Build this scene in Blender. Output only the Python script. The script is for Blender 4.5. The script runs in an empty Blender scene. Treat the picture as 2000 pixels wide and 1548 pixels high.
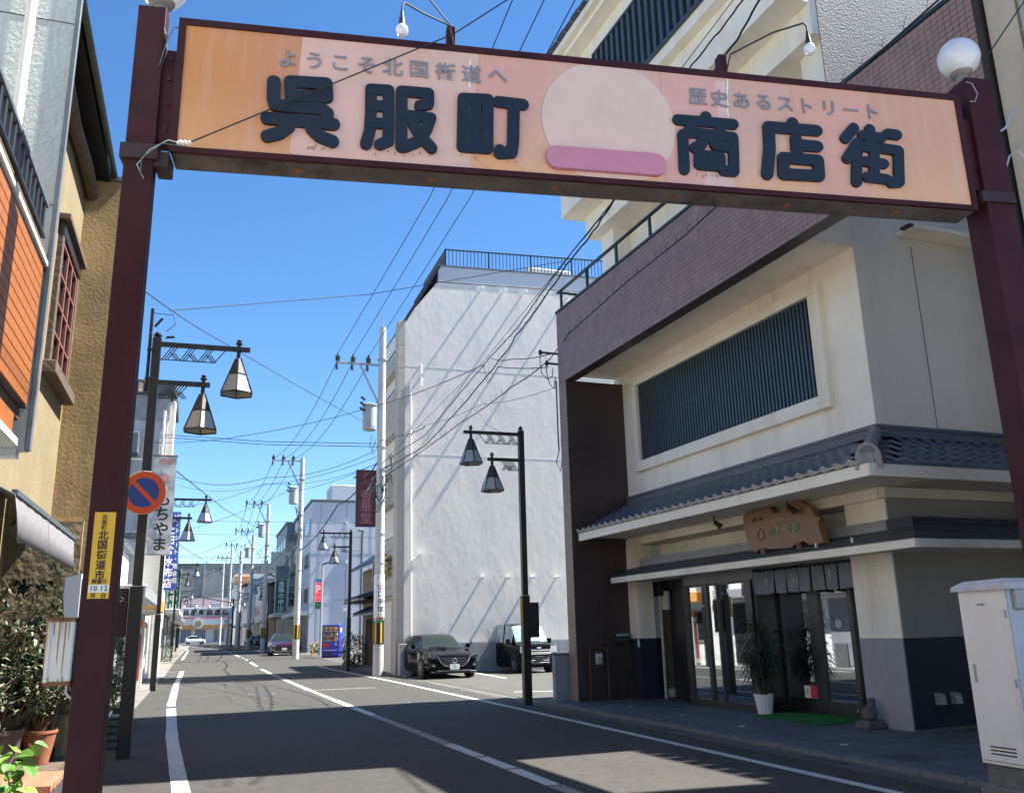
import bpy, bmesh, math, random
from mathutils import Vector, Matrix
R = math.radians
random.seed(7)
SC = bpy.context.scene
COL = SC.collection
PI = math.pi

# ---------------------------------------------------------------- camera
FPX, EYE = 1730.0, 1.55
def _n(v):
    v = Vector(v); v.normalize(); return v
_up = _n(((840-1000)/FPX, (774+5800)/FPX, -1))
_st = _n(((390-1000)/FPX, (774-1240)/FPX, -1))
_st = _n(_st - _up*_st.dot(_up))
_x = _st.cross(_up)
M3 = Matrix((_x, _st, _up))                     # camera axes -> world (X across the street, Y along it)
CP = Vector((0, 0, EYE))
cam_d = bpy.data.cameras.new('camera'); cam = bpy.data.objects.new('camera', cam_d); COL.objects.link(cam)
cam.matrix_world = Matrix.Translation(CP) @ M3.to_4x4()
cam_d.sensor_width = 36; cam_d.lens = 36*FPX/2000; cam_d.clip_start = .05; cam_d.clip_end = 2000
SC.camera = cam

# ---------------------------------------------------------------- world, sun, exposure
SUN = Vector((.645, -.06, 1)).normalized()       # towards the sun
elev = math.asin(SUN.z); az = math.atan2(SUN.x, SUN.y)
w = bpy.data.worlds.new('World'); SC.world = w; w.use_nodes = True
nt = w.node_tree; bg = nt.nodes['Background']
sky = nt.nodes.new('ShaderNodeTexSky'); sky.sky_type = 'NISHITA'; sky.sun_disc = False
sky.sun_elevation = elev; sky.sun_rotation = az
sky.altitude = 600; sky.air_density = 1.0; sky.dust_density = 0; sky.ozone_density = 5.0
hs = nt.nodes.new('ShaderNodeHueSaturation'); hs.inputs['Saturation'].default_value = 1.15; nt.links.new(sky.outputs[0], hs.inputs['Color'])
nt.links.new(hs.outputs[0], bg.inputs[0]); bg.inputs[1].default_value = .0655
sd = bpy.data.lights.new('sun', 'SUN'); sd.energy = 5.0; sd.angle = R(.5); sd.color = (1, .955, .88)
so = bpy.data.objects.new('sun', sd); COL.objects.link(so)
so.rotation_euler = SUN.to_track_quat('Z', 'Y').to_euler(); so.location = (20, -5, 40)
SC.view_settings.view_transform = 'Standard'; SC.view_settings.look = 'None'
SC.view_settings.gamma = 1; SC.view_settings.use_curve_mapping = False
SC.view_settings.exposure = 1.85
SC.cycles.diffuse_bounces = 7; SC.cycles.max_bounces = 14; SC.cycles.transparent_max_bounces = 16

# ---------------------------------------------------------------- survey helpers: photo point + a known real distance -> place
def ray(u, v): return M3 @ Vector(((u-1000)/FPX, (774-v)/FPX, -1))
def gY(u, v, Y): d = ray(u, v); return CP + d*(Y/d.y)
def gX(u, v, X): d = ray(u, v); return CP + d*(X/d.x)
def gZ(u, v, z=0): d = ray(u, v); return CP + d*((z-EYE)/d.z)
def gP(u, v, p0, n): d = ray(u, v); return CP + d*((p0-CP).dot(n)/d.dot(n))
def gh(Y):                                        # the street rises a little in the distance
    if Y < 42: return 0.
    if Y < 60: return .2*(Y-42)/18
    return .2 + .13*min(1, (Y-60)/140)

# ---------------------------------------------------------------- materials
MATS = {}
def mat(name, col, rough=.7, metal=0, var=.12, vscale=3, bump=0, bscale=40, spec=.5, coat=0, emit=None, estr=0, stain=None, sscale=1.2, samt=.5, streak=False, speck=0):
    if name in MATS: return MATS[name]
    m = bpy.data.materials.new(name); m.use_nodes = True; t = m.node_tree; N = t.nodes; L = t.links
    b = N['Principled BSDF']; b.inputs['Roughness'].default_value = rough; b.inputs['Metallic'].default_value = metal
    b.inputs['Specular IOR Level'].default_value = spec; b.inputs['Coat Weight'].default_value = coat
    tc = N.new('ShaderNodeTexCoord'); src = tc.outputs['Object']
    c = (*col, 1)
    if var > 0:
        nz = N.new('ShaderNodeTexNoise'); nz.inputs['Scale'].default_value = vscale; nz.inputs['Detail'].default_value = 6
        nz.inputs['Roughness'].default_value = .65
        L.new(src, nz.inputs['Vector'])
        mx = N.new('ShaderNodeMix'); mx.data_type = 'RGBA'
        mx.inputs[6].default_value = (*[x*(1-var) for x in col], 1); mx.inputs[7].default_value = (*[min(1, x*(1+var)) for x in col], 1)
        cr = N.new('ShaderNodeMapRange'); cr.inputs[1].default_value = .3; cr.inputs[2].default_value = .7
        L.new(nz.outputs['Fac'], cr.inputs[0]); L.new(cr.outputs[0], mx.inputs[0])
        out = mx.outputs[2]
        if stain:
            mp = N.new('ShaderNodeMapping'); L.new(src, mp.inputs[0])
            mp.inputs['Scale'].default_value = (sscale, sscale, sscale*(.12 if streak else 1))
            n2 = N.new('ShaderNodeTexNoise'); n2.inputs['Scale'].default_value = 1; n2.inputs['Detail'].default_value = 8; n2.inputs['Roughness'].default_value = .7
            L.new(mp.outputs[0], n2.inputs['Vector'])
            r2 = N.new('ShaderNodeMapRange'); r2.inputs[1].default_value = .5; r2.inputs[2].default_value = .72; r2.inputs[4].default_value = samt
            L.new(n2.outputs['Fac'], r2.inputs[0])
            m2 = N.new('ShaderNodeMix'); m2.data_type = 'RGBA'; m2.inputs[7].default_value = (*stain, 1)
            L.new(r2.outputs[0], m2.inputs[0]); L.new(out, m2.inputs[6]); out = m2.outputs[2]
        if speck:
            vn = N.new('ShaderNodeTexNoise'); vn.inputs['Scale'].default_value = 55; vn.inputs['Detail'].default_value = 3; vn.inputs['Roughness'].default_value = .8
            L.new(src, vn.inputs['Vector'])
            vr = N.new('ShaderNodeMapRange'); vr.inputs[1].default_value = .38; vr.inputs[2].default_value = .66; vr.inputs[3].default_value = 1-speck; vr.inputs[4].default_value = 1+speck
            L.new(vn.outputs['Fac'], vr.inputs[0])
            vm_ = N.new('ShaderNodeVectorMath'); vm_.operation = 'SCALE'; L.new(out, vm_.inputs[0]); L.new(vr.outputs[0], vm_.inputs['Scale']); out = vm_.outputs[0]
        L.new(out, b.inputs['Base Color'])
    else: b.inputs['Base Color'].default_value = c
    if bump > 0:
        n3 = N.new('ShaderNodeTexNoise'); n3.inputs['Scale'].default_value = bscale; n3.inputs['Detail'].default_value = 4
        L.new(src, n3.inputs['Vector'])
        bp = N.new('ShaderNodeBump'); bp.inputs['Strength'].default_value = bump; bp.inputs['Distance'].default_value = .02
        L.new(n3.outputs['Fac'], bp.inputs['Height']); L.new(bp.outputs[0], b.inputs['Normal'])
    if emit: b.inputs['Emission Color'].default_value = (*emit, 1); b.inputs['Emission Strength'].default_value = estr
    MATS[name] = m; return m

def glass_mat(name, tint=(.6, .65, .68), refl=.35, rough=.02):
    if name in MATS: return MATS[name]
    m = bpy.data.materials.new(name); m.use_nodes = True; t = m.node_tree; N = t.nodes; L = t.links
    N.remove(N['Principled BSDF']); o = N['Material Output']
    g = N.new('ShaderNodeBsdfGlossy'); g.inputs['Roughness'].default_value = rough; g.inputs['Color'].default_value = (.9, .95, 1, 1)
    tr = N.new('ShaderNodeBsdfTransparent'); tr.inputs['Color'].default_value = (*tint, 1)
    fr = N.new('ShaderNodeFresnel'); fr.inputs['IOR'].default_value = 1.5
    ad = N.new('ShaderNodeMath'); ad.operation = 'ADD'; ad.use_clamp = True; ad.inputs[1].default_value = refl
    L.new(fr.outputs[0], ad.inputs[0]); mx = N.new('ShaderNodeMixShader')
    L.new(ad.outputs[0], mx.inputs[0]); L.new(tr.outputs[0], mx.inputs[1]); L.new(g.outputs[0], mx.inputs[2]); L.new(mx.outputs[0], o.inputs[0])
    MATS[name] = m; return m

# palette
asphalt = mat('asphalt', (.045, .0425, .0375), .9, var=.24, vscale=4.5, bump=.45, bscale=120, stain=(.070, .062, .051), sscale=.35, samt=.5, speck=.6)
asphalt_lot = mat('asphalt_lot', (.077, .074, .065), .92, var=.14, vscale=2, bump=.5, bscale=120, stain=(.068, .064, .06), sscale=.6, samt=.5, speck=.3)
concrete = mat('concrete', (.15, .145, .13), .9, var=.2, vscale=4, bump=.3, bscale=60, stain=(.16, .15, .13), sscale=1.5, samt=.6)
paving = mat('paving_stone', (.088, .098, .11), .7, var=.28, vscale=1.7, bump=.2, bscale=50)
linewhite = mat('road_paint', (.5, .5, .48), .8, var=.12, vscale=9, stain=(.3, .29, .28), sscale=6, samt=.55, bump=.2, bscale=80)
linebrown = mat('worn_paint', (.25, .225, .2), .9, var=.25, vscale=8, stain=(.13, .12, .12), sscale=5, samt=.7)
maroon = mat('maroon_paint', (.038, .007, .010), .6, spec=.25, var=.4, vscale=2.5, bump=.08, bscale=120, stain=(.04, .015, .015), sscale=3, samt=.5, streak=True)
maroon2 = mat('maroon_dark', (.03, .01, .012), .6, var=.3, vscale=3)
steel_dark = mat('lamp_post_paint', (.012, .011, .010), .4, var=.2, vscale=4)
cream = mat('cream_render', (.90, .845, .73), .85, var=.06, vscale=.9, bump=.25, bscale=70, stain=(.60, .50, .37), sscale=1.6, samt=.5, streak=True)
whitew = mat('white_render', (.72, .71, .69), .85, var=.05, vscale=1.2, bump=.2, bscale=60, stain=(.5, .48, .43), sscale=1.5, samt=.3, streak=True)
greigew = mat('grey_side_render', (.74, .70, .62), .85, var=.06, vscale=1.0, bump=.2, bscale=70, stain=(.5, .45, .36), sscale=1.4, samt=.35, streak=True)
roughw = mat('rough_spray_render', (.17, .175, .18), .7, var=.06, vscale=2, bump=.5, bscale=26)
dado_g = mat('grey_dado', (.31, .315, .33), .7, var=.12, vscale=2, bump=.1, bscale=60)
dado_n = mat('navy_dado', (.016, .026, .04), .55, var=.15, vscale=2)
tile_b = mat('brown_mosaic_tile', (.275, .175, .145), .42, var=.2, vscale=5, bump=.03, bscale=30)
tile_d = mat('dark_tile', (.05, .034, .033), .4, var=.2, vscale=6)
grout = mat('dark_grout', (.045, .038, .04), .9)
kawara = mat('smoked_roof_tile', (.085, .105, .145), .3, var=.25, vscale=7, bump=.1, bscale=60)
kawara_l = mat('pale_ridge_tile', (.42, .42, .39), .6, var=.2, vscale=6)
slate = mat('slate_roof', (.05, .06, .07), .6, var=.2, vscale=5)
slatm = mat('blue_black_lattice', (.045, .065, .085), .35, var=.1)
blackm = mat('black_void', (.008, .009, .011), .7, var=.1)
framem = mat('dark_bronze_frame', (.018, .017, .018), .35, var=.1)
greyhead = mat('grey_header', (.2, .2, .22), .5, var=.05)
railm = mat('dark_green_rail', (.02, .034, .038), .4, var=.1)
orange = mat('orange_glazed_tile', (.27, .082, .011), .55, var=.16, vscale=7, bump=.04, bscale=30)
ochre = mat('ochre_plaster', (.34, .235, .11), .9, var=.25, vscale=1.6, bump=.3, bscale=26, stain=(.11, .095, .07), sscale=1.6, samt=.85, streak=True)
ycream = mat('yellow_cream_plaster', (.215, .172, .096), .9, var=.15, vscale=3, bump=.25, bscale=30, stain=(.2, .16, .1), sscale=2.2, samt=.5, streak=True)
greyplaster = mat('grey_green_plaster', (.43, .46, .46), .7, var=.08, vscale=2, bump=.9, bscale=30, stain=(.2, .21, .19), sscale=1.8, samt=.45, streak=True)
zinc = mat('zinc_flashing', (.10, .12, .14), .55, metal=.1, var=.2, vscale=8)
oldwood = mat('weathered_wood', (.1, .07, .05), .85, var=.35, vscale=9, bump=.5, bscale=20)
redwood = mat('red_window_frame', (.19, .065, .05), .7, var=.2, vscale=8)
stonew = mat('rough_brown_wall', (.27, .21, .13), .95, var=.35, vscale=6, bump=1.0, bscale=11, stain=(.12, .09, .05), sscale=4, samt=.7)
galv = mat('galvanised_steel', (.42, .43, .43), .45, metal=.5, var=.12, vscale=5)
polec = mat('concrete_pole', (.52, .51, .48), .85, var=.1, vscale=3, bump=.1, bscale=60)
cablem = mat('cable_black', (.016, .017, .02), .6, var=0)
cableg = mat('cable_green', (.05, .14, .11), .6, var=0)
white = mat('white_paint', (.78, .78, .76), .5, var=.05)
offwhite = mat('aged_white', (.62, .61, .56), .6, var=.08, stain=(.4, .33, .22), sscale=2, samt=.4, streak=True)
rusty = mat('rust', (.2, .08, .03), .9, var=.4, vscale=10, bump=.3)
glassd = glass_mat('shop_glass', (.38, .42, .44), .42)
glassc = glass_mat('clear_glass', (.75, .78, .8), .12)
darkglass = mat('dark_window_glass', (.012, .017, .018), .08, var=0, spec=.4)
bluepaint = mat('blue_vending', (.012, .03, .42), .3, var=.03)
leaf = mat('leaf_green', (.055, .1, .028), .5, var=.45, vscale=8)
leafd = mat('dark_leaf', (.016, .04, .02), .45, var=.4, vscale=8)
leafo = mat('olive_leaf', (.15, .18, .105), .5, var=.35, vscale=9)
leafy = mat('bright_leaf', (.16, .28, .035), .45, var=.35, vscale=9)
stem = mat('brown_stem', (.09, .06, .035), .9, var=.3, vscale=20)
terra = mat('terracotta', (.3, .11, .055), .85, var=.2, vscale=5)
blackp = mat('black_plastic', (.012, .012, .013), .5, var=0)
chrome = mat('chrome', (.75, .76, .78), .12, metal=1, var=0)
tyre = mat('tyre_rubber', (.012, .012, .012), .85, var=0)
navyink = mat('navy_letter', (.004, .0095, .021), .55, var=.12, vscale=6)
greyink = mat('grey_letter', (.22, .22, .26), .7, var=.05)
blackink = mat('black_ink', (.012, .012, .014), .6, var=0)
redink = mat('red_ink', (.55, .03, .04), .6, var=.05)
whiteink = mat('white_ink', (.8, .8, .78), .6, var=0)

# ---------------------------------------------------------------- mesh building
class MB:
    def __init__(s): s.v = []; s.f = []; s.sm = False
    def add(s, vs, fs):
        o = len(s.v); s.v += [tuple(x) for x in vs]; s.f += [tuple(i+o for i in f) for f in fs]; return s
    def box(s, x0, x1, y0, y1, z0, z1):
        if x0 > x1: x0, x1 = x1, x0
        if y0 > y1: y0, y1 = y1, y0
        if z0 > z1: z0, z1 = z1, z0
        return s.add([(x0,y0,z0),(x1,y0,z0),(x1,y1,z0),(x0,y1,z0),(x0,y0,z1),(x1,y0,z1),(x1,y1,z1),(x0,y1,z1)],
                     [(0,3,2,1),(4,5,6,7),(0,1,5,4),(1,2,6,5),(2,3,7,6),(3,0,4,7)])
    def bbox(s, x0, x1, y0, y1, z0, z1, b=.01):       # box with chamfered edges
        if x0 > x1: x0, x1 = x1, x0
        if y0 > y1: y0, y1 = y1, y0
        if z0 > z1: z0, z1 = z1, z0
        bm = bmesh.new(); bmesh.ops.create_cube(bm, size=1)
        for v in bm.verts: v.co = Vector((x0+(v.co.x+.5)*(x1-x0), y0+(v.co.y+.5)*(y1-y0), z0+(v.co.z+.5)*(z1-z0)))
        bmesh.ops.bevel(bm, geom=bm.edges[:], offset=b, segments=1, affect='EDGES')
        bm.verts.index_update()
        s.add([v.co[:] for v in bm.verts], [[v.index for v in f.verts] for f in bm.faces]); bm.free(); return s
    def frame(s, O, X, Y, Z, x0, x1, y0, y1, z0, z1):  # box in a given frame
        O, X, Y, Z = map(Vector, (O, X, Y, Z)); k = len(s.v)
        s.box(x0, x1, y0, y1, z0, z1)
        for i in range(k, len(s.v)):
            a = s.v[i]; s.v[i] = tuple(O + X*a[0] + Y*a[1] + Z*a[2])
        return s
    def hexa(s, p): return s.add(p, [(0,3,2,1),(4,5,6,7),(0,1,5,4),(1,2,6,5),(2,3,7,6),(3,0,4,7)])
    def quad(s, a, b, c, d): return s.add([a, b, c, d], [(0,1,2,3)])
    def prism(s, pts, d):                            # 3D outline extruded along d
        n = len(pts); d = Vector(d); P = [Vector(p) for p in pts]
        return s.add([*P, *[p+d for p in P]], [tuple(range(n))[::-1], tuple(range(n, 2*n))] + [(i, (i+1) % n, (i+1) % n+n, i+n) for i in range(n)])
    def tube(s, pts, r, n=6, r2=None, cap=True):
        P = [Vector(p) for p in pts]; k = len(s.v); m = len(P); prev = None
        for i, p in enumerate(P):
            t = (P[min(i+1, m-1)]-P[max(i-1, 0)]).normalized()
            a = Vector((0,0,1)) if abs(t.z) < .9 else Vector((1,0,0))
            u = prev - t*prev.dot(t) if prev is not None else t.cross(a)
            if u.length < 1e-5: u = t.cross(a)
            u.normalize(); prev = u; w_ = t.cross(u)
            rr = r if r2 is None else r + (r2-r)*i/(m-1)
            for j in range(n):
                an = 2*PI*j/n + PI/n; s.v.append(tuple(p + (u*math.cos(an) + w_*math.sin(an))*rr))
        for i in range(m-1):
            for j in range(n):
                a = k+i*n+j; b = k+i*n+(j+1) % n; s.f.append((a, b, b+n, a+n))
        if cap: s.f.append(tuple(range(k, k+n))[::-1]); s.f.append(tuple(range(k+(m-1)*n, k+m*n)))
        return s
    def lathe(s, c, prof, n=16, axis=None):          # prof: (radius, height)
        k = len(s.v); c = Vector(c)
        ax = Vector(axis).normalized() if axis else Vector((0,0,1))
        a = Vector((1,0,0)) if abs(ax.x) < .9 else Vector((0,1,0)); u = ax.cross(a).normalized(); w_ = ax.cross(u)
        for r, h in prof:
            for j in range(n):
                an = 2*PI*j/n; s.v.append(tuple(c + ax*h + (u*math.cos(an)+w_*math.sin(an))*r))
        for i in range(len(prof)-1):
            for j in range(n):
                A = k+i*n+j; B = k+i*n+(j+1) % n; s.f.append((A, B, B+n, A+n))
        s.f.append(tuple(range(k, k+n))[::-1]); s.f.append(tuple(range(k+(len(prof)-1)*n, k+len(prof)*n))); return s
    def mesh(s, name, m, smooth=False):
        me = bpy.data.meshes.new(name); me.from_pydata(s.v, [], s.f); me.validate(); me.materials.append(m)
        bm = bmesh.new(); bm.from_mesh(me); bmesh.ops.recalc_face_normals(bm, faces=bm.faces); bm.to_mesh(me); bm.free()
        if smooth:
            me.polygons.foreach_set('use_smooth', [True]*len(me.polygons))
            try: me.set_sharp_from_angle(angle=R(38))
            except Exception: pass
        return me
    def build(s, name, m, parent=None, smooth=False, **k):
        o = bpy.data.objects.new(name, s.mesh(name, m, smooth)); COL.objects.link(o)
        if parent is not None: o.parent = parent
        for a, b in k.items():
            if b: o[a] = b
        return o
def thing(name, label, cat, loc=(0,0,0), rz=0, group=None):
    o = bpy.data.objects.new(name, None); COL.objects.link(o); o.location = loc; o.rotation_euler = (0,0,rz)
    o.empty_display_size = .2; o['label'] = label; o['category'] = cat
    if group: o['group'] = group
    return o
def inst(name, me, parent=None, loc=(0,0,0), rot=(0,0,0), sc=None, **k):
    o = bpy.data.objects.new(name, me); COL.objects.link(o); o.location = loc; o.rotation_euler = rot
    if sc: o.scale = sc
    if parent is not None: o.parent = parent
    for a, b in k.items():
        if b: o[a] = b
    return o
def kids(o): return [c for c in bpy.data.objects if c.parent == o]
def dup(root, loc, rz=None, label=None):
    r = root.copy(); COL.objects.link(r); r.location = loc
    if rz is not None: r.rotation_euler = (0,0,rz)
    if label: r['label'] = label
    for c in kids(root):
        d = c.copy(); COL.objects.link(d); d.parent = r
        for g in kids(c):
            e = g.copy(); COL.objects.link(e); e.parent = d
    return r

# lettering: real text turned into thin raised mesh
def text(body, size, m, O, X, Y, parent=None, thick=.004, bold=0., vertical=False, pitch=1.0, name='character', sx=1.0, center=True, cells=None):
    """O = centre (or top centre when vertical) in parent space; X right, Y up."""
    X, Y, O = Vector(X).normalized(), Vector(Y).normalized(), Vector(O); Z = X.cross(Y)
    last = None; n = len(body)
    for i, ch in enumerate(body):
        if ch in ' \u3000': continue
        key = (ch, round(bold, 3))
        if key not in GLY:
            cu = bpy.data.curves.new('t', 'FONT'); cu.body = ch; cu.size = 1; cu.align_x = 'CENTER'; cu.align_y = 'CENTER'; cu.resolution_u = 3
            cu.offset = bold; cu.extrude = .5
            to = bpy.data.objects.new('t', cu); COL.objects.link(to)
            me = bpy.data.meshes.new_from_object(to); bpy.data.objects.remove(to); bpy.data.curves.remove(cu)
            GLY[key] = ([tuple(v.co) for v in me.vertices], [tuple(p.vertices) for p in me.polygons]) if me else ([], [])
            if me: bpy.data.meshes.remove(me)
        gv, gf = GLY[key]
        if not gv: continue
        xs = [v[0] for v in gv]; ys = [v[1] for v in gv]; gx_, gy_ = (min(xs)+max(xs))/2, (min(ys)+max(ys))/2
        if cells: ox, oy = cells[i]
        elif vertical: ox, oy = 0, -size*pitch*(i+.5)
        else: ox, oy = (i-(n-1)/2)*size*pitch, 0
        out = []
        for v in gv:
            x, y, z = (v[0]-gx_)*size*sx, (v[1]-gy_)*size, v[2]*thick
            if vertical and ch in 'ー': x, y = -y, x
            out.append(tuple(O + X*(x+ox) + Y*(y+oy) + Z*(z+thick/2)))
        me = bpy.data.meshes.new(name); me.from_pydata(out, [], gf); me.materials.append(m)
        o = bpy.data.objects.new(name, me); COL.objects.link(o); last = o
        if parent is not None: o.parent = parent
    return last
GLY = {}

def disc_pts(c, X, Y, r, n=40, ry=None):
    ry = ry or r
    return [c + X*(r*math.cos(2*PI*i/n)) + Y*(ry*math.sin(2*PI*i/n)) for i in range(n)]

def leaves(n, fn, L, W, droop=.3, seed=1, seg=2):
    """many separate leaf blades as one mesh builder; fn(i) -> (point, direction)"""
    rn = random.Random(seed); b = MB()
    for i in range(n):
        p, d = fn(rn); d = Vector(d).normalized(); p = Vector(p)
        l = L*rn.uniform(.6, 1.25); wd = W*rn.uniform(.7, 1.2)
        side = d.cross(Vector((rn.uniform(-.4,.4), rn.uniform(-.4,.4), 1))); 
        if side.length < .05: side = Vector((1,0,0))
        side.normalize(); k = len(b.v)
        mid = p + d*l*.5 + Vector((0,0,l*.06)); tip = p + d*l + Vector((0,0,-l*droop))
        b.v += [tuple(p), tuple(mid+side*wd/2), tuple(tip), tuple(mid-side*wd/2)]
        b.f += [(k, k+1, k+3), (k+1, k+2, k+3)]
    return b
# ================================================================ SETTING
def sheet(name, xs, ys, m, dz=0, parent=None, **k):
    b = MB(); n = len(xs)
    for y in ys:
        for x in xs: b.v.append((x, y, gh(y)+dz))
    for j in range(len(ys)-1):
        for i in range(n-1):
            a = j*n+i; b.f.append((a, a+1, a+n+1, a+n))
    return b.build(name, m, parent, **k)
YS = [-600, -60, -20] + list(range(0, 66, 6)) + [70, 90, 120, 160, 200, 260, 400, 1500]
ground = sheet('ground', [-900, -60, -12, 0, 12, 60, 900], YS, concrete, -.012, kind='structure')
junction = sheet('junction', [-60, -12, 0, 12, 60], [-40, -20, 0, 2.5], mat('pale_bounce_ground', (.30, .285, .26), .9, var=.15, vscale=.8, bump=.2, bscale=40), -.004, kind='structure')  # unseen ground behind the camera, added pale to bounce sunlight forward
mat('iron_cover', (.07, .07, .075), .6, metal=.4, var=.3, vscale=20)
road = sheet('road', [-1.3, 2, 5, 7.05], [2.5]+YS[4:-2], asphalt, 0, kind='structure')
cross = sheet('side_road', [-60, -20, 0, 20, 60], [176, 190, 215], asphalt_lot, -.004, kind='structure')
lot = sheet('parking_lot', [7.25, 9, 12, 17.5], [19.35, 24, 30, 34.3], asphalt_lot, 0, kind='structure')
lane = sheet('side_lane', [7.05, 12, 30], [46.5, 54, 60, 66], asphalt_lot, -.003, kind='structure')

def strip(name, pts, wd, m, parent=road, dz=.005):
    b = MB(); P = [Vector(p) for p in pts]; k = 0
    for i, p in enumerate(P):
        t = (P[min(i+1, len(P)-1)]-P[max(i-1, 0)]); t.z = 0; t.normalize(); s = Vector((t.y, -t.x, 0))
        z = gh(p.y)+dz
        jit = random.uniform(-.006, .006)
        b.v += [tuple(Vector((p.x, p.y, z))-s*(wd/2+jit)), tuple(Vector((p.x, p.y, z))+s*(wd/2+jit))]
    for i in range(len(P)-1): b.f.append((2*i, 2*i+1, 2*i+3, 2*i+2))
    return b.build(name, m, parent)
# left edge line (with its turn into the side lane), right edge line, dashed centre line
def poly(pts, step=.8):
    out = []
    for (a, b) in zip(pts, pts[1:]):
        a = Vector((*a, 0)); b = Vector((*b, 0)); n = max(1, int((b-a).length/step))
        out += [a+(b-a)*i/n for i in range(n)]
    out.append(Vector((*pts[-1], 0))); return out
strip('edge_line', poly([(-.02, 6.0), (-.03, 9.3), (-.15, 12), (-.32, 16), (-.55, 24), (-.66, 34), (-.68, 45.6)]), .19, linewhite)
strip('edge_line', poly([(-.585, 45.55), (-2.6, 45.35)]), .16, linewhite, dz=.009)
strip('edge_line', poly([(-.95, 62), (-1.0, 96)], 3), .16, linewhite)
strip('edge_line', poly([(-1.05, 102), (-1.5, 118), (-2.2, 126)], 3), .16, linewhite)
strip('edge_line', poly([(6.21, 4.5), (6.21, 12), (6.2, 20), (6.1, 30), (5.85, 40), (5.6, 46)]), .14, linewhite)
strip('edge_line', poly([(5.6, 66.5), (5.35, 74)], 3), .15, linewhite)
strip('edge_line', poly([(5.2, 84), (4.9, 110), (4.6, 150)], 3), .15, linewhite)
def cx(Y):                                       # centre line
    T = [(6, 3.6), (10.4, 3.5), (19, 3.28), (28, 3.08), (45, 2.85), (94, 2.45), (170, 1.9)]
    for (a, p), (b, q) in zip(T, T[1:]):
        if Y <= b: return p+(q-p)*(Y-a)/(b-a)
    return 1.9
segs = [(8.2, 9.1, 0), (9.15, 10.35, 1), (10.42, 11.5, 1), (11.58, 13.0, 1), (13.05, 14.6, 0), (14.65, 16.3, 0), (16.35, 18.2, 0), (18.2, 20.3, 1), (20.4, 22.9, 1), (23, 27, 0), (27, 34.5, 1), (34.6, 39.5, 0)]
for a, b_, wt in segs: strip('centre_line_block', [Vector((cx(y), y, 0)) for y in (a, (a+b_)/2, b_)], .17, linewhite if wt else linebrown)
y = 40
while y < 150:
    L_ = 5 if y < 60 else 7
    strip('centre_line_block', [Vector((cx(q), q, 0)) for q in (y, y+L_)], .16, linewhite); y += L_*1.7
b = MB().box(2.9, 5.0, 27.0, 27.35, .002, .006); b.build('patched_strip', concrete, road)
for (x0, y0, rx, ry) in ((-.5, 23.0, .55, .32),):
    MB().lathe((x0, y0, .003), [(.36, 0), (.35, .006), (.02, .007)], 20).build('manhole_cover', mat('iron_cover', (.07, .07, .075), .6, metal=.4, var=.3, vscale=20), road)
tarm = mat('tar_seal', (.028,.027,.026), .8, var=.2)
rc0 = random.Random(12)
for x0, y0, n_ in ((1.2, 20.5, 26), (4.6, 11.0, 22), (.9, 30, 30), (5.2, 24, 18)):
    p = Vector((x0, y0, 0)); pts = [p.copy()]
    for i in range(n_): p = p+Vector((rc0.uniform(-.10,.10), rc0.uniform(.15,.45), 0)); pts.append(p.copy())
    strip('road_crack', pts, .014, tarm, dz=.003)
strip('asphalt_patch', [Vector((4.3, 13.5, 0)), Vector((4.4, 15.6, 0))], 1.1, mat('asphalt_patch', (.042,.041,.04), .9, var=.15, speck=.35, bump=.4, bscale=120), dz=.0025)
strip('asphalt_patch', [Vector((1.6, 34, 0)), Vector((1.5, 39, 0))], 1.3, mat('asphalt_patch', (0,0,0)), dz=.0025)
for x0, y0, r_ in ((4.9, 20.8, .3), (1.7, 26.5, .32)):
    mh = MB().lathe((x0, y0, .003), [(r_, 0), (r_, .005), (.02, .006)], 24).build('manhole_cover', mat('iron_cover', (0,0,0)), road)
    MB().lathe((x0, y0, .002), [(r_+.05, 0), (r_+.05, .003), (.02, .0035)], 24).build('cover_ring', concrete, mh)
for k in range(9):
    MB().bbox(6.80, 7.04, 5.0+k*3.9, 5.5+k*3.9, .003, .010, .003).build('gutter_grate', mat('iron_cover', (0,0,0)), ground)
# parking bay lines
for x0, y0, x1, y1 in ((7.75, 22.7, 10.2, 21.6), (10.0, 34.0, 9.7, 29.2), (13.3, 34.0, 13.0, 29.2), (7.3, 34.0, 7.1, 33.0)):
    strip('bay_line', [Vector((x0, y0, 0)), Vector((x1, y1, 0))], .13, linewhite, lot, .006)
# kerb + gutter along the right side, kerb along the left
for i in range(30):
    y0 = 2.5+i*.6
    MB().bbox(7.06, 7.22, y0+.006, y0+.594, -.05, .045 if y0 < 18.6 else .012, .008).build('kerb_stone', concrete, ground)
b = MB().box(6.78, 7.055, 2.5, 46, -.03, .004); b.build('gutter', mat('gutter_concrete', (.085,.082,.075), .9, var=.25, vscale=3, speck=.25), ground, kind='structure')
for i in range(40):
    y0 = 6+i*.9
    if 45 < y0 < 61: continue
    MB().bbox(-1.46, -1.31, y0+.006, y0+.894, -.05, .035, .008).build('kerb_stone', concrete, ground)
b = MB().bbox(-3.2, -1.46, 6, 41, -.05, .02, .004); b.build('left_pavement', concrete, kind='structure')
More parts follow.
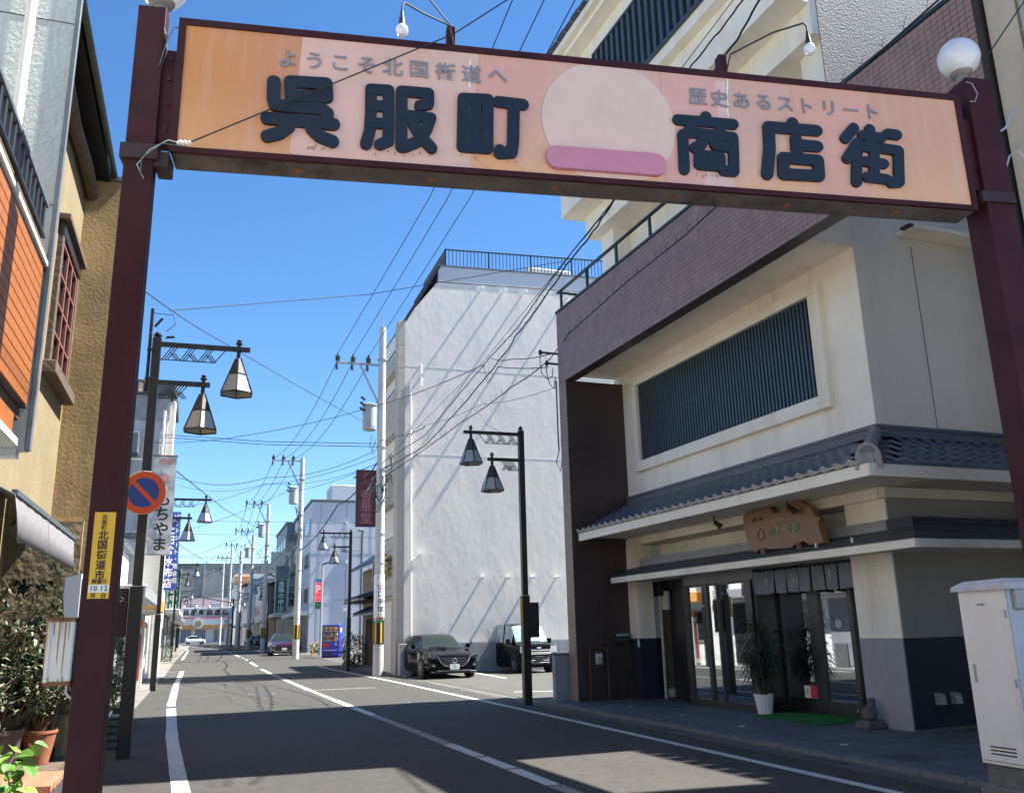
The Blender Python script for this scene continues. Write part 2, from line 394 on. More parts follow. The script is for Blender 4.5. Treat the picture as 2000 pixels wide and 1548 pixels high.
# shop pavement: slabs
pv = bpy.data.objects.new('shop_pavement', MB().box(7.22, 10.6, 2.5, 19.3, -.05, .02).mesh('shop_pavement', grout)); COL.objects.link(pv); pv['kind'] = 'structure'
slab_me = [MB().bbox(0, .445, 0, .445, 0, .022, .004).mesh('paving_slab', paving)]
pv2 = mat('paving_stone_pale', (.108,.12,.132), .7, var=.28, vscale=1.3, bump=.2, bscale=50); slab_me.append(MB().bbox(0, .445, 0, .445, 0, .022, .004).mesh('paving_slab', pv2))
for j in range(34):
    for i in range(7):
        x0 = 7.24+i*.45; y0 = 4.0+j*.45
        if y0 > 18.9: continue
        inst('paving_slab', random.choice(slab_me), pv, (x0, y0, .006+random.uniform(0, .0015)))
MB().bbox(7.5, 8.0, 8.55, 9.15, .0, .031, .004).build('drain_grate', mat('iron_cover', (0,0,0)), pv)
for x0, y0 in ((7.9, 10.1), (8.0, 12.6), (8.15, 14.7), (8.2, 16.9)):
    MB().lathe((x0, y0, .028), [(.06, 0), (.06, .006), (.01, .007)], 12).build('stopcock_lid', mat('alu_lid', (.5, .5, .5), .4, metal=.6), pv)

# ================================================================ GATE
ga = Vector((-.4194, 6.2, 0)); gdir = Vector((.99017, -.13987, 0)); gnor = Vector((.13987, .99017, 0))
gate = thing('street_gate', 'maroon steel gate spanning the street with a long orange name board', 'gate', ga, math.atan2(gdir.y, gdir.x))
def gl(u, v, off=0):                              # photo point on the board face -> (along, height)
    p = gP(u, v, ga+gnor*off, gnor); return ((p-ga).dot(gdir), p.z)
for s0, s1, dp, lab in ((-.30, -.10, .11, None), (6.70, 6.97, .26, None)):
    p = MB().bbox(s0, s1, -.01, dp, 0, 6.14 if s0 < 1 else 6.26, .004).build('post', maroon, gate)
    MB().bbox(s0-.03, s1+.03, -.03, dp+.03, 4.86, 4.98, .004).build('collar', maroon2, p) if s0 < 1 else MB().bbox(s0-.06, s1, -.04, dp+.03, 5.02, 5.12, .004).build('collar', maroon2, p)
    MB().bbox(s0-.12, s1+.12, -.12, dp+.12, -.05, .03, .004).build('base_plate', maroon2, p)
# left lower clamp bracket, right cable arm
MB().bbox(-.10, .0, .0, .2, 4.82, 4.94, .004).build('clamp', maroon2, gate)
MB().bbox(-.10, 0.0, .03, .16, 5.03, 5.80, .003).build('bracket', maroon, gate)
MB().bbox(6.6, 6.7, .03, .16, 5.15, 5.85, .003).build('bracket', maroon, gate)
for z in (5.14, 5.34, 5.55, 5.72): MB().lathe((-.045, .03, z), [(.012, 0), (.012, .012)], 8, axis=(0,-1,0)).build('bolt', maroon2, gate)
board = MB().bbox(0, 6.6, .012, .27, 4.945, 6.055, .006).build('board_box', mat('board_casing', (.05, .026, .03), .55, var=.35, vscale=4, stain=(.16, .15, .14), sscale=2.4, samt=.55), gate)
for a in ((-.004, 6.604, -.012, .014, 6.008, 6.062), (-.004, 6.604, -.012, .014, 4.94, 4.985), (-.004, .048, -.0125, .013, 4.985, 6.008), (6.552, 6.604, -.0125, .013, 4.985, 6.008)):
    MB().box(*a).build('frame', maroon, board)
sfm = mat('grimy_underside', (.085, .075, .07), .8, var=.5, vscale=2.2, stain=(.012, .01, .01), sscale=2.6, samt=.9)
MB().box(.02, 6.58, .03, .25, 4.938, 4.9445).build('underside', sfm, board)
for i in range(6): MB().lathe((.9+i*1.0, .14, 4.9335), [(.035, 0), (.035, .004)], 12).build('drain_hole', rusty, board)
# face print
pm = bpy.data.materials.new('board_print'); pm.use_nodes = True; t = pm.node_tree; N = t.nodes; L = t.links; bs = N['Principled BSDF']; bs.inputs['Roughness'].default_value = .55
tc = N.new('ShaderNodeTexCoord'); sp = N.new('ShaderNodeSeparateXYZ'); L.new(tc.outputs['Object'], sp.inputs[0])
m1 = N.new('ShaderNodeMapRange'); m1.inputs[1].default_value = 0; m1.inputs[2].default_value = 6.6; L.new(sp.outputs[0], m1.inputs[0])
cr = N.new('ShaderNodeValToRGB'); L.new(m1.outputs[0], cr.inputs[0]); e = cr.color_ramp.elements
stops = [(0, (.55, .225, .06)), (.1, (.53, .23, .11)), (.3, (.58, .31, .21)), (.5, (.61, .38, .31)), (.72, (.60, .35, .28)), (.85, (.60, .32, .22)), (1, (.60, .32, .21))]
e[0].position, e[0].color = 0, (*stops[0][1], 1); e[1].position, e[1].color = 1, (*stops[-1][1], 1)
for p_, c_ in stops[1:-1]: q = e.new(p_); q.color = (*c_, 1)
m2 = N.new('ShaderNodeMapRange'); m2.inputs[1].default_value = 5.55; m2.inputs[2].default_value = 4.95; m2.inputs[3].default_value = 0; m2.inputs[4].default_value = .55; L.new(sp.outputs[2], m2.inputs[0])
mx = N.new('ShaderNodeMix'); mx.data_type = 'RGBA'; L.new(m2.outputs[0], mx.inputs[0]); L.new(cr.outputs[0], mx.inputs[6]); mx.inputs[7].default_value = (.74, .42, .2, 1)
nz = N.new('ShaderNodeTexNoise'); nz.inputs['Scale'].default_value = 2; nz.inputs['Detail'].default_value = 7
mp = N.new('ShaderNodeMapping'); mp.inputs['Scale'].default_value = (5, 1, .6); L.new(tc.outputs['Object'], mp.inputs[0]); L.new(mp.outputs[0], nz.inputs['Vector'])
rr = N.new('ShaderNodeMapRange'); rr.inputs[1].default_value = .48; rr.inputs[2].default_value = .8; rr.inputs[4].default_value = .25; L.new(nz.outputs[0], rr.inputs[0])
mx2 = N.new('ShaderNodeMix'); mx2.data_type = 'RGBA'; L.new(rr.outputs[0], mx2.inputs[0]); L.new(mx.outputs[2], mx2.inputs[6]); mx2.inputs[7].default_value = (.62, .54, .47, 1)
L.new(mx2.outputs[2], bs.inputs['Base Color'])
MB().box(.045, 2.055, .002, .0125, 4.98, 6.01).build('face_panel', pm, board)
MB().box(2.06, 4.235, .0025, .0125, 4.98, 6.01).build('face_panel', pm, board)
MB().box(4.24, 6.555, .002, .0125, 4.98, 6.01).build('face_panel', pm, board)
def pr(name, pts, col, lift, px=True):
    q = [gl(*p) for p in pts] if px else pts
    q = [(min(6.55, max(.05, a)), min(6.005, max(4.987, h))) for a, h in q]
    m = mat('print_'+name, col, .55, var=.06, vscale=3)
    b = MB().prism([(a, .0018-lift, h) for a, h in q], (0, .0012, 0)); return b.build('printed_shape', m, board)
pr('pale', [(592,71),(935,104),(918,330),(870,339),(590,313),(565,300)], (.65, .42, .35), .002)
pr('pale2', [(1335,152),(1420,160),(1435,376),(1320,368)], (.65, .45, .40), .002)
pr('pink', [(940,105),(1085,118),(1045,200),(1010,352),(960,346),(930,240)], (.64, .34, .28), .0005)
pr('pink2', [(1290,139),(1395,150),(1405,250),(1375,370),(1300,362)], (.64, .35, .30), .0035)
pr('pink3', [(1540,158),(1690,170),(1720,300),(1700,392),(1600,386)], (.64, .34, .26), .002)
pr('amber', [(925,310),(960,346),(1030,352),(985,290),(940,235)], (.66, .35, .17), .0035)
cc = Vector((gl(1190, 240)[0], gl(1190, 240)[1])); rad = .56
pr('circle', [(cc.x+rad*math.cos(2*PI*i/48), max(4.99, min(6.0, cc.y+rad*math.sin(2*PI*i/48)))) for i in range(48)], (.64, .48, .41), .005, px=False)
# cushion (the figure that sits on it in the photograph is a mascot and is left out)
def rrect(x0, x1, z0, z1, r, n=6):
    out = []
    for cx_, cz_, a0 in ((x1-r, z0+r, -90), (x1-r, z1-r, 0), (x0+r, z1-r, 90), (x0+r, z0+r, 180)):
        out += [(cx_+r*math.cos(R(a0+90*i/n)), cz_+r*math.sin(R(a0+90*i/n))) for i in range(n+1)]
    return out
a0, a1 = gl(1066, 318), gl(1298, 335)
MB().prism([(a, -.045, h) for a, h in rrect(a0[0], a1[0], cc.y-.46, cc.y-.27, .085)], (0, .04, 0)).build('cushion_relief', mat('faded_pink', (.50, .2, .28), .6, var=.08), board)
# raised characters, built stroke by stroke
Z5 = lambda x, y: (300+x/2.857, y/2.857)
Z6 = lambda x, y: (900+x/3.333, y/3.333)
Z7 = lambda x, y: (1400+x/3.097, y/3.097)
GL = {
 '呉': (Z5, 62, [[(672,464),(670,560),(680,595),(940,618),(968,640),(968,700)], [(768,465),(962,476),(966,550),(770,546),(766,465)], [(634,668),(1004,702)], [(752,716),(700,752),(636,768)], [(884,728),(925,768),(998,798)]]),
 '服': (Z5, 54, [[(1213,508),(1212,640),(1205,740),(1184,812)], [(1213,506),(1310,512),(1311,700),(1308,795),(1262,815)], [(1213,598),(1308,604)], [(1210,694),(1308,700)], [(1384,520),(1382,828)], [(1384,518),(1532,530),(1532,590),(1485,600)], [(1392,650),(1545,668),(1520,735),(1470,800),(1400,828)], [(1445,690),(1480,760),(1550,836)]]),
 '町': (Z5, 54, [[(1727,556),(1863,562),(1862,836),(1722,826),(1727,556)], [(1796,560),(1794,830)], [(1727,692),(1862,698)]]),
 '町2': (Z6, 66, [[(242,672),(402,690)], [(342,690),(338,930),(328,1002),(252,1006)], [(250,1006),(252,985)]]),
 '商': (Z6, 62, [[(1590,768),(1590,800)], [(1408,788),(1768,818)], [(1500,815),(1478,862)], [(1690,830),(1672,880)], [(1450,1112),(1440,885),(1500,872),(1765,902),(1770,1010),(1772,1125),(1705,1120)], [(1580,890),(1560,950),(1518,972)], [(1632,900),(1650,955),(1740,968)], [(1548,1020),(1680,1030),(1680,1090),(1548,1080),(1548,1020)]]),
 '店': (Z7, 62, [[(452,752),(452,785)], [(306,775),(598,798)], [(308,775),(314,900),(300,1060)], [(472,850),(482,960)], [(482,884),(602,894)], [(396,962),(606,978),(612,1072),(398,1060),(396,962)]]),
 '街': (Z7, 56, [[(822,782),(770,845)], [(845,872),(782,966)], [(842,930),(838,1108)], [(875,828),(985,842)], [(918,790),(925,890)], [(880,895),(1012,908)], [(888,985),(1002,998)], [(944,915),(946,1080)], [(900,1078),(1020,1092)], [(1028,818),(1080,824)], [(1010,908),(1090,920),(1095,1108),(1045,1112)]]),
}
def glyph(key):
    tr, wd, strokes = GL[key]; b = MB(); k = 0
    for st in strokes:
        P = [Vector(gl(*tr(*p))) for p in st]
        px, py = tr(*st[0]); sc_ = abs(gl(px, py)[1]-gl(px, py+10)[1])/10
        f = 2.857 if tr is Z5 else 3.333 if tr is Z6 else 3.097
        r = wd/f*sc_/2*1.05
        for A, B in zip(P, P[1:]):
            d = (B-A).normalized(); a = math.atan2(d.y, d.x); pts = []
            for c_, s0 in ((B, -90), (A, 90)):
                pts += [(c_.x+r*math.cos(a+R(s0+180*i/8)), c_.y+r*math.sin(a+R(s0+180*i/8))) for i in range(9)]
            y0 = -.026-.0004*k; k += 1
            inner = [(c_[0], y0-.0, c_[1]) for c_ in pts]
            b.prism(inner, (0, -y0-.001, 0))
    return b
for key in ('呉', '服', '商', '店', '街'): glyph(key).build('raised_character', navyink, board)
g1 = glyph('町'); g2 = glyph('町2'); g1.add(g2.v, g2.f); g1.build('raised_character', navyink, board)
# grime under the raised characters
grime = mat('grime', (.30, .2, .13), .9, var=.4, vscale=30)
rn = random.Random(3)
for (u0, u1, v0, sl) in ((600,655,290,.1), (700,850,300,.03), (895,1010,306,.1), (1075,1290,326,.08), (1335,1440,345,.05), (1490,1610,352,.05), (1655,1760,362,.06)):
    b = MB()
    for i in range(9):
        u = rn.uniform(u0, u1); v = v0+(u-u0)*sl+rn.uniform(-8, 2); a, h = gl(u, v); l = rn.uniform(.005, .022)
        b.add([(a-.006, -.0072, h+.01), (a+.008, -.0072, h+.01), (a+.002, -.0072, h-l)], [(0,1,2)])
    o = b.build('grime_streak', grime, board); o['kind'] = 'stuff'
# small slogans
def slog(chars, p0, p1, size, cells=None):
    n = len(chars); pts = []
    for i in range(n):
        u = p0[0]+(p1[0]-p0[0])*i/(n-1); v = p0[1]+(p1[1]-p0[1])*i/(n-1); pts.append(gl(u, v))
    text(chars, size, greyink, (0, -.008, 0), (1,0,0), (0,0,1), board, .004, .012, cells=pts, name='slogan_character')
slog('ようこそ北国街道へ', (562, 116), (972, 150), .165)
slog('歴史あるストリート', (1362, 190), (1704, 220), .17)
# torn strips on the joints
for u, v0, v1 in ((916, 118, 172), (1421, 156, 230)):
    b = MB(); L_ = []
    for i in range(7):
        a, h = gl(u+rn.uniform(-2.5, 2.5), v0+(v1-v0)*i/6); L_.append((a, h))
    for (a, h), (c_, g_) in zip(L_, L_[1:]): b.add([(a-.007, -.0078, h), (a+.007, -.0078, h), (c_+.005, -.0078, g_), (c_-.006, -.0078, g_)], [(0,1,2,3)])
    b.build('peeling_tape', white, board)
# globes and goose-neck lamps
globe_m = bpy.data.materials.new('globe_glass'); globe_m.use_nodes = True
bb = globe_m.node_tree.nodes['Principled BSDF']; bb.inputs['Base Color'].default_value = (.75, .78, .85, 1); bb.inputs['Roughness'].default_value = .12; bb.inputs['Transmission Weight'].default_value = .25; bb.inputs['Coat Weight'].default_value = .6
for s_, z0 in ((-.17, 6.14), (6.78, 6.26)):
    g = MB().lathe((s_, .12, z0), [(.055, 0), (.06, .05), (.05, .09), (.09, .11), (.10, .13)], 16).build('globe_lamp', mat('grey_fitting', (.2, .19, .18), .5, var=.1), gate, True)
    prof = [(.001, 0)]+[(.185*math.sin(PI*i/14), .185-.185*math.cos(PI*i/14)) for i in range(1, 14)]+[(.001, .37)]
    MB().lathe((s_, .12, z0+.1), prof, 28).build('globe', globe_m, g, True)
def bulb_tip(u, v, d): p = gP(u, v, ga-gnor*d, gnor)-ga; return (p.dot(gdir), -d, p.z+.175)
for s_, z0, tip, drop in ((2.06, 6.06, bulb_tip(785, 62, .42), .07), (4.40, 6.06, bulb_tip(1581, 98, .32), .06)):
    lp = MB().bbox(s_-.035, s_+.035, .05, .14, z0, z0+.22, .003).build('spot_lamp', maroon, gate)
    x1, y1, z1 = tip
    mid = ((s_*.4+x1*.6), y1*.6, z0+.12+(z1-z0)*.75)
    MB().tube([(s_+.02, .05, z0+.04), (s_+(x1-s_)*.06, -.02, z0+.17), mid, (x1-.02*(1 if x1 > s_ else -1), y1*.96, z1+.09), (x1-.0, y1, z1+.05), (x1, y1, z1-.03)], .008, 8).build('arm', cablem, lp, True)
    MB().lathe((x1, y1, z1-.13), [(.03, 0), (.022, .06), (.014, .1), (.012, .13)], 12).build('socket', blackp, lp, True)
    MB().lathe((x1, y1, z1-.22), [(.001, 0), (.03, .008), (.046, .03), (.048, .055), (.046, .075), (.03, .095)], 18).build('bulb', globe_m, lp, True)
# loose wiring on the posts
def wig(pts, r, name, m, par): return MB().tube(pts, r, 5).build(name, m, par, True)
wig([(-.12, .0, 5.98), (-.085, -.02, 5.9), (-.07, -.02, 5.75), (-.1, -.02, 5.62), (-.12, 0, 5.55)], .004, 'loose_wire', cablem, gate)
wig([(-.12, -.02, 5.6), (-.08, -.03, 5.8), (-.03, -.02, 5.97), (.02, .02, 5.98)], .005, 'loose_wire', cablem, gate)
wig([(.15, -.04, 4.98), (0, -.06, 5.0), (-.12, -.05, 4.92), (-.2, -.04, 4.8), (-.15, -.03, 4.7)], .004, 'loose_wire', galv, gate)
wig([(.12, -.04, 4.97), (-.04, -.06, 4.97), (-.17, -.05, 4.85), (-.17, -.04, 4.72)], .004, 'loose_wire', cableg, gate)
wig([(6.69, -.02, 6.2), (6.74, -.03, 6.18), (6.78, -.03, 6.08), (6.74, -.03, 6.0), (6.70, -.02, 6.0)], .004, 'loose_wire', galv, gate)
wig([(6.98, .05, 5.75), (7.06, .02, 5.8), (7.12, 0, 5.95), (7.16, 0, 5.98)], .012, 'cable_arm', galv, gate)
wig([(6.98, .05, 5.35), (7.02, 0, 5.5), (7.10, -.02, 5.55), (7.2, -.02, 5.4), (7.3, 0, 5.3)], .010, 'cable_arm', galv, gate)
for i in range(3): wig([(.06+.03*i, -.05, 4.985), (.09+.03*i, -.06, 5.0)], .014, 'insulator', white, gate)
# yellow notice on the left post
ylw = mat('notice_yellow', (.72, .42, .03), .5, var=.04)
nb = MB().box(-.262, -.135, -.0145, -.0105, 1.80, 2.34).build('notice_plate', ylw, gate)
def ntx(s, size, z, x=-.199, m=blackink, bold=.03, vert=False, dy=-.016): return text(s, size, m, (x, dy, z), (1,0,0), (0,0,1), nb, .002, bold, vertical=vert)
ntx('呉服町', .033, 2.325, bold=.005, vert=True); ntx('北国街道市', .062, 2.225, bold=.02, vert=True)
ntx('開催日', .03, 1.905, bold=.012); ntx('月　日', .032, 1.818, bold=.02)
MB().box(-.258, -.139, -.0185, -.0150, 1.838, 1.885).build('date_card', white, nb)
text('10', .044, blackink, (-.229, -.020, 1.862), (1,0,0), (0,0,1), nb, .002, pitch=.55); text('12', .044, blackink, (-.168, -.020, 1.862), (1,0,0), (0,0,1), nb, .002, pitch=.55)

# rusty box and meter hood fixed on the left of the post: things of their own
rb = thing('sign_box', 'rust streaked white metal box hung beside the left gate post', 'box', gate.location, gate.rotation_euler.z)
def bx(u, v, Y): p = gY(u, v, Y)-ga; return (p.dot(gdir), p.dot(gnor), p.z)
q0, q1 = bx(95, 1332, 6.3), bx(150, 1212, 6.3)
rustw = mat('rusty_white', (.62, .60, .54), .6, var=.1, stain=(.22, .08, .03), sscale=9, samt=.85, streak=True)
MB().bbox(q0[0]-.01, -.315, -.02, .2, q0[2], q1[2], .008).build('casing', rustw, rb)
MB().bbox(q0[0]-.02, -.31, -.03, .21, q1[2], q1[2]+.02, .004).build('top_rim', rusty, rb)
MB().bbox(q0[0]-.02, -.31, -.03, .21, q0[2]-.018, q0[2], .004).build('bottom_rim', rusty, rb)
MB().bbox(q0[0]-.018, q0[0]+.005, -.028, .2, q0[2], q1[2], .003).build('side_rim', rustw, rb)
wig([(-.36, .1, q0[2]), (-.36, .1, q0[2]-.07), (-.33, .1, q0[2]-.1), (-.305, .1, q0[2]-.08)], .01, 'cable', galv, rb)
rustk = mat('rust_streak', (.36, .19, .09), .9, var=.4, vscale=25)
for sx_, ln_, w_ in ((-.47, .30, .012), (-.455, .22, .006), (-.40, .26, .009), (-.365, .34, .008), (-.345, .12, .006), (-.43, .09, .01)):
    w_ *= .6; MB().prism([(sx_-w_, -.0225, q1[2]), (sx_+w_, -.0225, q1[2]), (sx_+w_*.4, -.0225, q1[2]-ln_), (sx_-w_*.3, -.0225, q1[2]-ln_*.9)], (0, .002, 0)).build('rust_streak', rustk, rb)
for k in range(7): MB().prism([(-.50+k*.027, -.0225, q0[2]), (-.485+k*.027, -.0225, q0[2]), (-.49+k*.027, -.0225, q0[2]+.012+.014*((k*7) % 3))], (0, .002, 0)).build('rust_streak', rustk, rb)
hd = thing('meter_box', 'pale grey plastic meter hood above the rusty box', 'box', gate.location, gate.rotation_euler.z)
h0, h1 = bx(120, 1205, 7.2), bx(160, 1128, 7.2)
MB().prism([(h0[0], h0[1], h1[2]-.0), (h1[0]-.0, h0[1], h1[2]+.03), (h1[0], h0[1], h0[2]), (h1[0]-.09, h0[1], h0[2]), (h1[0]-.1, h0[1], h0[2]+.09), (h0[0], h0[1], h0[2]+.13)], (0, .14, 0)).build('hood', mat('grey_plastic', (.4, .42, .45), .45, var=.05), hd)
MB().bbox(h1[0], h1[0]+.06, h0[1]+.02, h0[1]+.12, h0[2], h1[2], .004).build('back_plate', galv, hd)
MB().bbox(h1[0]+.0, h1[0]+.045, h0[1]+.04, h0[1]+.1, h1[2], h1[2]+.05, .004).build('bracket', blackp, hd)
# ================================================================ CORNER SHOP (brown tiled frame, cream walls, tiled eaves)
TH = .047
so_ = (9.65, 10.76, 0); shop = thing('corner_shop', 'cream and brown tiled three storey shop with barred window and tiled eave', 'building', so_, TH)
SO = Vector(so_); SX = Vector((math.cos(TH), math.sin(TH), 0)); SY = Vector((-math.sin(TH), math.cos(TH), 0))
def sl(p): p = Vector(p)-SO; return Vector((p.dot(SX), p.dot(SY), p.z))
def sX(u, v, x): return sl(gP(u, v, SO+SX*x, SX))
def sYp(u, v, y): return sl(gP(u, v, SO+SY*y, SY))
def sw(x, y, z): return SO+SX*x+SY*y+Vector((0,0,z))
B = lambda *a: MB().box(*a)
C = lambda *a, b=.012: MB().bbox(*a, b=b)
# --- main volumes
B(0, 8, 0, 8.25, 3.98, 7.5).build('upper_wall', cream, shop)
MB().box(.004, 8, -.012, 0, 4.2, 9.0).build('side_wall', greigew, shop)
MB().box(1.24, 1.26, -.016, -.0125, 4.3, 7.6).build('wall_joint', mat('joint', (.2,.19,.17), .9, var=0), shop)
# ground floor: near pillar, side wall, left return, back
p = B(-.02, .42, -.0, .86, 1.3, 3.33).build('near_pillar', cream, shop); 
B(.42, 8, 0, .3, 1.3, 3.33).build('side_wall_lower', greigew, shop)
B(-.016, .0, -.0, .0, 0, 0)
MB().box(.0, 8, -.014, -.001, 1.302, 3.33).build('side_render', mat('side_render_dark', (.34, .33, .30), .85, var=.06), shop)
B(-.024, .42, .0, .864, 0, 1.298).build('pillar_dado', dado_g, shop)
for z in (.42, .86): B(-.027, -.0, .002, .862, z, z+.006).build('dado_joint', mat('pale_joint', (.3,.31,.33), .8, var=0), shop)
B(.0, 8, -.018, -.002, 0, 1.3).build('side_dado', dado_n, shop)
B(.0, 3, -.05, -.02, 0, .05).build('plinth', concrete, shop)
for x in (.42, .72):
    h = MB().prism([(x, -.02, .37), (x, -.12, .37), (x, -.10, .50), (x, -.02, .53)], (.12, 0, 0)).build('vent_hood', galv, shop)
B(-.15, .25, 7.42, 7.86, 1.3, 3.33).build('far_pillar', cream, shop)
B(-.154, .25, 7.416, 7.86, 0, 1.298).build('far_pillar_dado', dado_n, shop)
B(.25, .9, 7.6, 7.86, 1.3, 3.33).build('return_wall', whitew, shop); B(.25, .9, 7.596, 7.86, 0, 1.298).build('return_dado', dado_n, shop)
B(-.1, .9, .0, 7.86, 3.335, 3.98).build('lintel', cream, shop)
B(-.14, 0, .0, 7.86, 3.33, 3.48).build('moulding', cream, shop)
B(-.17, .0, -.17, .0, 3.33, 3.47)
MB().box(-.14, 8, -.15, -.015, 3.33, 3.48).build('moulding', greigew, shop)
B(.5, .7, .86, 7.42, 2.6, 3.33).build('recess_wall', cream, shop)
# --- upper hisashi: soffit, fascia, slab, tiles
XE, YE, ZE, ZT = -1.36, -1.16, 3.60, 4.28
B(XE+.04, .1, YE+.04, 7.75, 3.50, 3.535).build('soffit', cream, shop)
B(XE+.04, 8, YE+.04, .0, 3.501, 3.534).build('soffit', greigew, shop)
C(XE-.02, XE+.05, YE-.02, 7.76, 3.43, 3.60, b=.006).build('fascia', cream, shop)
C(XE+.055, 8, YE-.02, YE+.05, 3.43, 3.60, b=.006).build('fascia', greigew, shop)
MB().add([(XE, YE, ZE), (XE, 7.76, ZE), (0, 7.76, ZT), (0, 0, ZT), (8, YE, ZE), (8, 0, ZT)], [(0,1,2,3), (0,3,5,4)]).build('roof_deck', slate, shop)
def kawara_me(m):
    b = MB(); W = .268; Lh = .27; prof = []
    for i in range(9):
        t_ = i/8; x = -W/2+W*t_
        z = .012+.028*max(0, math.cos((t_-.82)*2*PI*1.25)) if .6 < t_ else .012-.010*math.sin(t_/.6*PI)
        prof.append((x, z))
    for (d, dz) in ((0, 0), (-Lh, .018)):
        for x, z in prof: b.v.append((d, x, z+dz))
    for x, z in prof: b.v.append((-Lh, x, z-.012))
    for i in range(8):
        b.f.append((i, i+1, i+10, i+9)); b.f.append((9+i, 10+i, 19+i, 18+i))
    return b.mesh('roof_tile', m, True)
km = kawara_me(kawara); 
def eave_me():
    b = MB(); W = .268
    pts = [(-W/2, .0), (-W/2, .02), (-.04, .01), (.03, .03), (.07, .055), (.11, .05), (W/2, .02), (W/2, 0), (.09, -.03), (.03, -.02)]
    b.prism([(0, a, z) for a, z in pts], (-.02, 0, 0)); return b.mesh('eave_tile_end', kawara_l)
em = eave_me()
aF = math.atan2(ZT-ZE, -XE); aS = math.atan2(ZT-ZE, -YE); LF = math.hypot(XE, ZT-ZE); LS = math.hypot(YE, ZT-ZE)
NF = 6; NS = 5
for r in range(NF):
    d0 = LF*r/NF; x0 = -d0*math.cos(aF); z0 = ZT-d0*math.sin(aF)+.008
    for i in range(34):
        y0 = 7.6-.268*i
        if y0 < YE*(-x0-.1)/(-XE)+.12: continue
        inst('roof_tile', km, shop, (x0, y0, z0), (0, -aF, 0))
for i in range(33):
    y0 = 7.6-.268*i
    if y0 > YE+.15: inst('eave_tile_end', em, shop, (XE-.045, y0, ZE+.035), (0, -aF, 0), (1, 1, 1.25))
for r in range(NS):
    d0 = LS*r/NS; y0 = -d0*math.cos(aS); z0 = ZT-d0*math.sin(aS)+.008
    for i in range(17):
        x0 = 3.3-.268*i
        if x0 < XE*(-y0-.1)/(-YE)+.15: continue
        o = inst('roof_tile', km, shop, (x0, y0, z0)); o.rotation_euler = Matrix.Rotation(PI/2, 3, 'Z').to_euler(); o.rotation_euler = (Matrix.Rotation(PI/2, 3, 'Z') @ Matrix.Rotation(-aS, 3, 'Y')).to_euler()
MB().box(XE+.1, 3.5, YE-.01, YE+.03, 3.60, 3.655).build('eave_board', kawara, shop)
# top flashing courses
for k, (o_, z0, z1) in enumerate(((.13, 4.26, 4.32), (.10, 4.32, 4.37), (.07, 4.37, 4.41), (.09, 4.41, 4.46))):
    MB().box(-o_, 0, -o_, 7.76, z0+.001, z1).build('flashing', mat('flashing_grey', (.12, .13, .14), .6, var=.15), shop)
    MB().box(.001, 8, -o_, -.013, z0+.001, z1).build('flashing', kawara, shop)
# hip ridge + ornamental end tile
hv = Vector((XE, YE, ZE-ZT))*1.0
for k in range(6):
    c0 = Vector((0, 0, ZT+.1))+hv*(.1+.145*k); dr = hv.normalized()
    MB().lathe(c0, [(.10, 0), (.105, .05), (.105, .2), (.112, .21), (.112, .235), (.1, .24)], 14, axis=dr).build('ridge_tile', kawara, shop, True)
side = dr.cross(Vector((0,0,1))).normalized(); upv = Vector((0,0,1)); e0 = Vector((0,0,ZT+.07))+hv*.93
b = MB(); outer = [(-.17, -.16), (-.15, .06), (-.09, .16), (.0, .2), (.09, .16), (.15, .06), (.17, -.16), (.09, -.13), (.085, .03), (0, .09), (-.085, .03), (-.09, -.13)]
for i in range(6):
    pass
b.prism([e0+side*a+upv*h for a, h in [(-.18,-.17),(-.16,.06),(-.10,.16),(0,.2),(.10,.16),(.16,.06),(.18,-.17)]], dr*.05)
oni = b.build('ridge_end_tile', mat('oni_tile', (.27, .265, .25), .7, var=.2, vscale=8), shop)
MB().prism([e0+dr*.052+side*a+upv*h for a, h in [(-.075,-.12),(-.07,.02),(0,.08),(.07,.02),(.075,-.12)]], dr*.025).build('boss', mat('oni_tile'  , (0,0,0)), oni)
# --- lower canopy, metal sheets
XL, YL, ZL0, ZL1 = -.63, -1.06, 2.63, 2.86
C(XL-.02, XL+.05, YL-.02, 7.72, 2.50, 2.62, b=.006).build('canopy_fascia', cream, shop)
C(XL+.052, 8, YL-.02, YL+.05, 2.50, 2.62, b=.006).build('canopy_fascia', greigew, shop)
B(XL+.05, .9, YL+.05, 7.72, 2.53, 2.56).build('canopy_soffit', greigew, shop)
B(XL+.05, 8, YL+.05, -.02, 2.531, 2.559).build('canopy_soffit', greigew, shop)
nS = 4
for k in range(nS):
    a_, b_ = k/nS, (k+1)/nS; lf = .012*(nS-k)
    def P_(t, yy, dz=0): return (XL*(1-t), yy, ZL0+(ZL1-ZL0)*t+dz)
    y_a, y_b = YL+(-.5-YL)*a_, YL+(-.5-YL)*b_
    MB().hexa([P_(a_, y_a), P_(a_, 7.72), P_(b_, 7.72), P_(b_, y_b), P_(a_, y_a, .02), P_(a_, 7.72, .02), P_(b_, 7.72, .008), P_(b_, y_b, .008)]).build('roof_sheet', slate, shop)
    MB().hexa([(XL*(1-a_), y_a, ZL0+(ZL1+.05-ZL0)*a_), (8, y_a, ZL0+(ZL1+.05-ZL0)*a_), (8, y_b, ZL0+(ZL1+.05-ZL0)*b_), (XL*(1-b_), y_b, ZL0+(ZL1+.05-ZL0)*b_),
               (XL*(1-a_), y_a, ZL0+(ZL1+.05-ZL0)*a_+.02), (8, y_a, ZL0+(ZL1+.05-ZL0)*a_+.02), (8, y_b, ZL0+(ZL1+.05-ZL0)*b_+.008), (XL*(1-b_), y_b, ZL0+(ZL1+.05-ZL0)*b_+.008)]).build('roof_sheet', slate, shop)
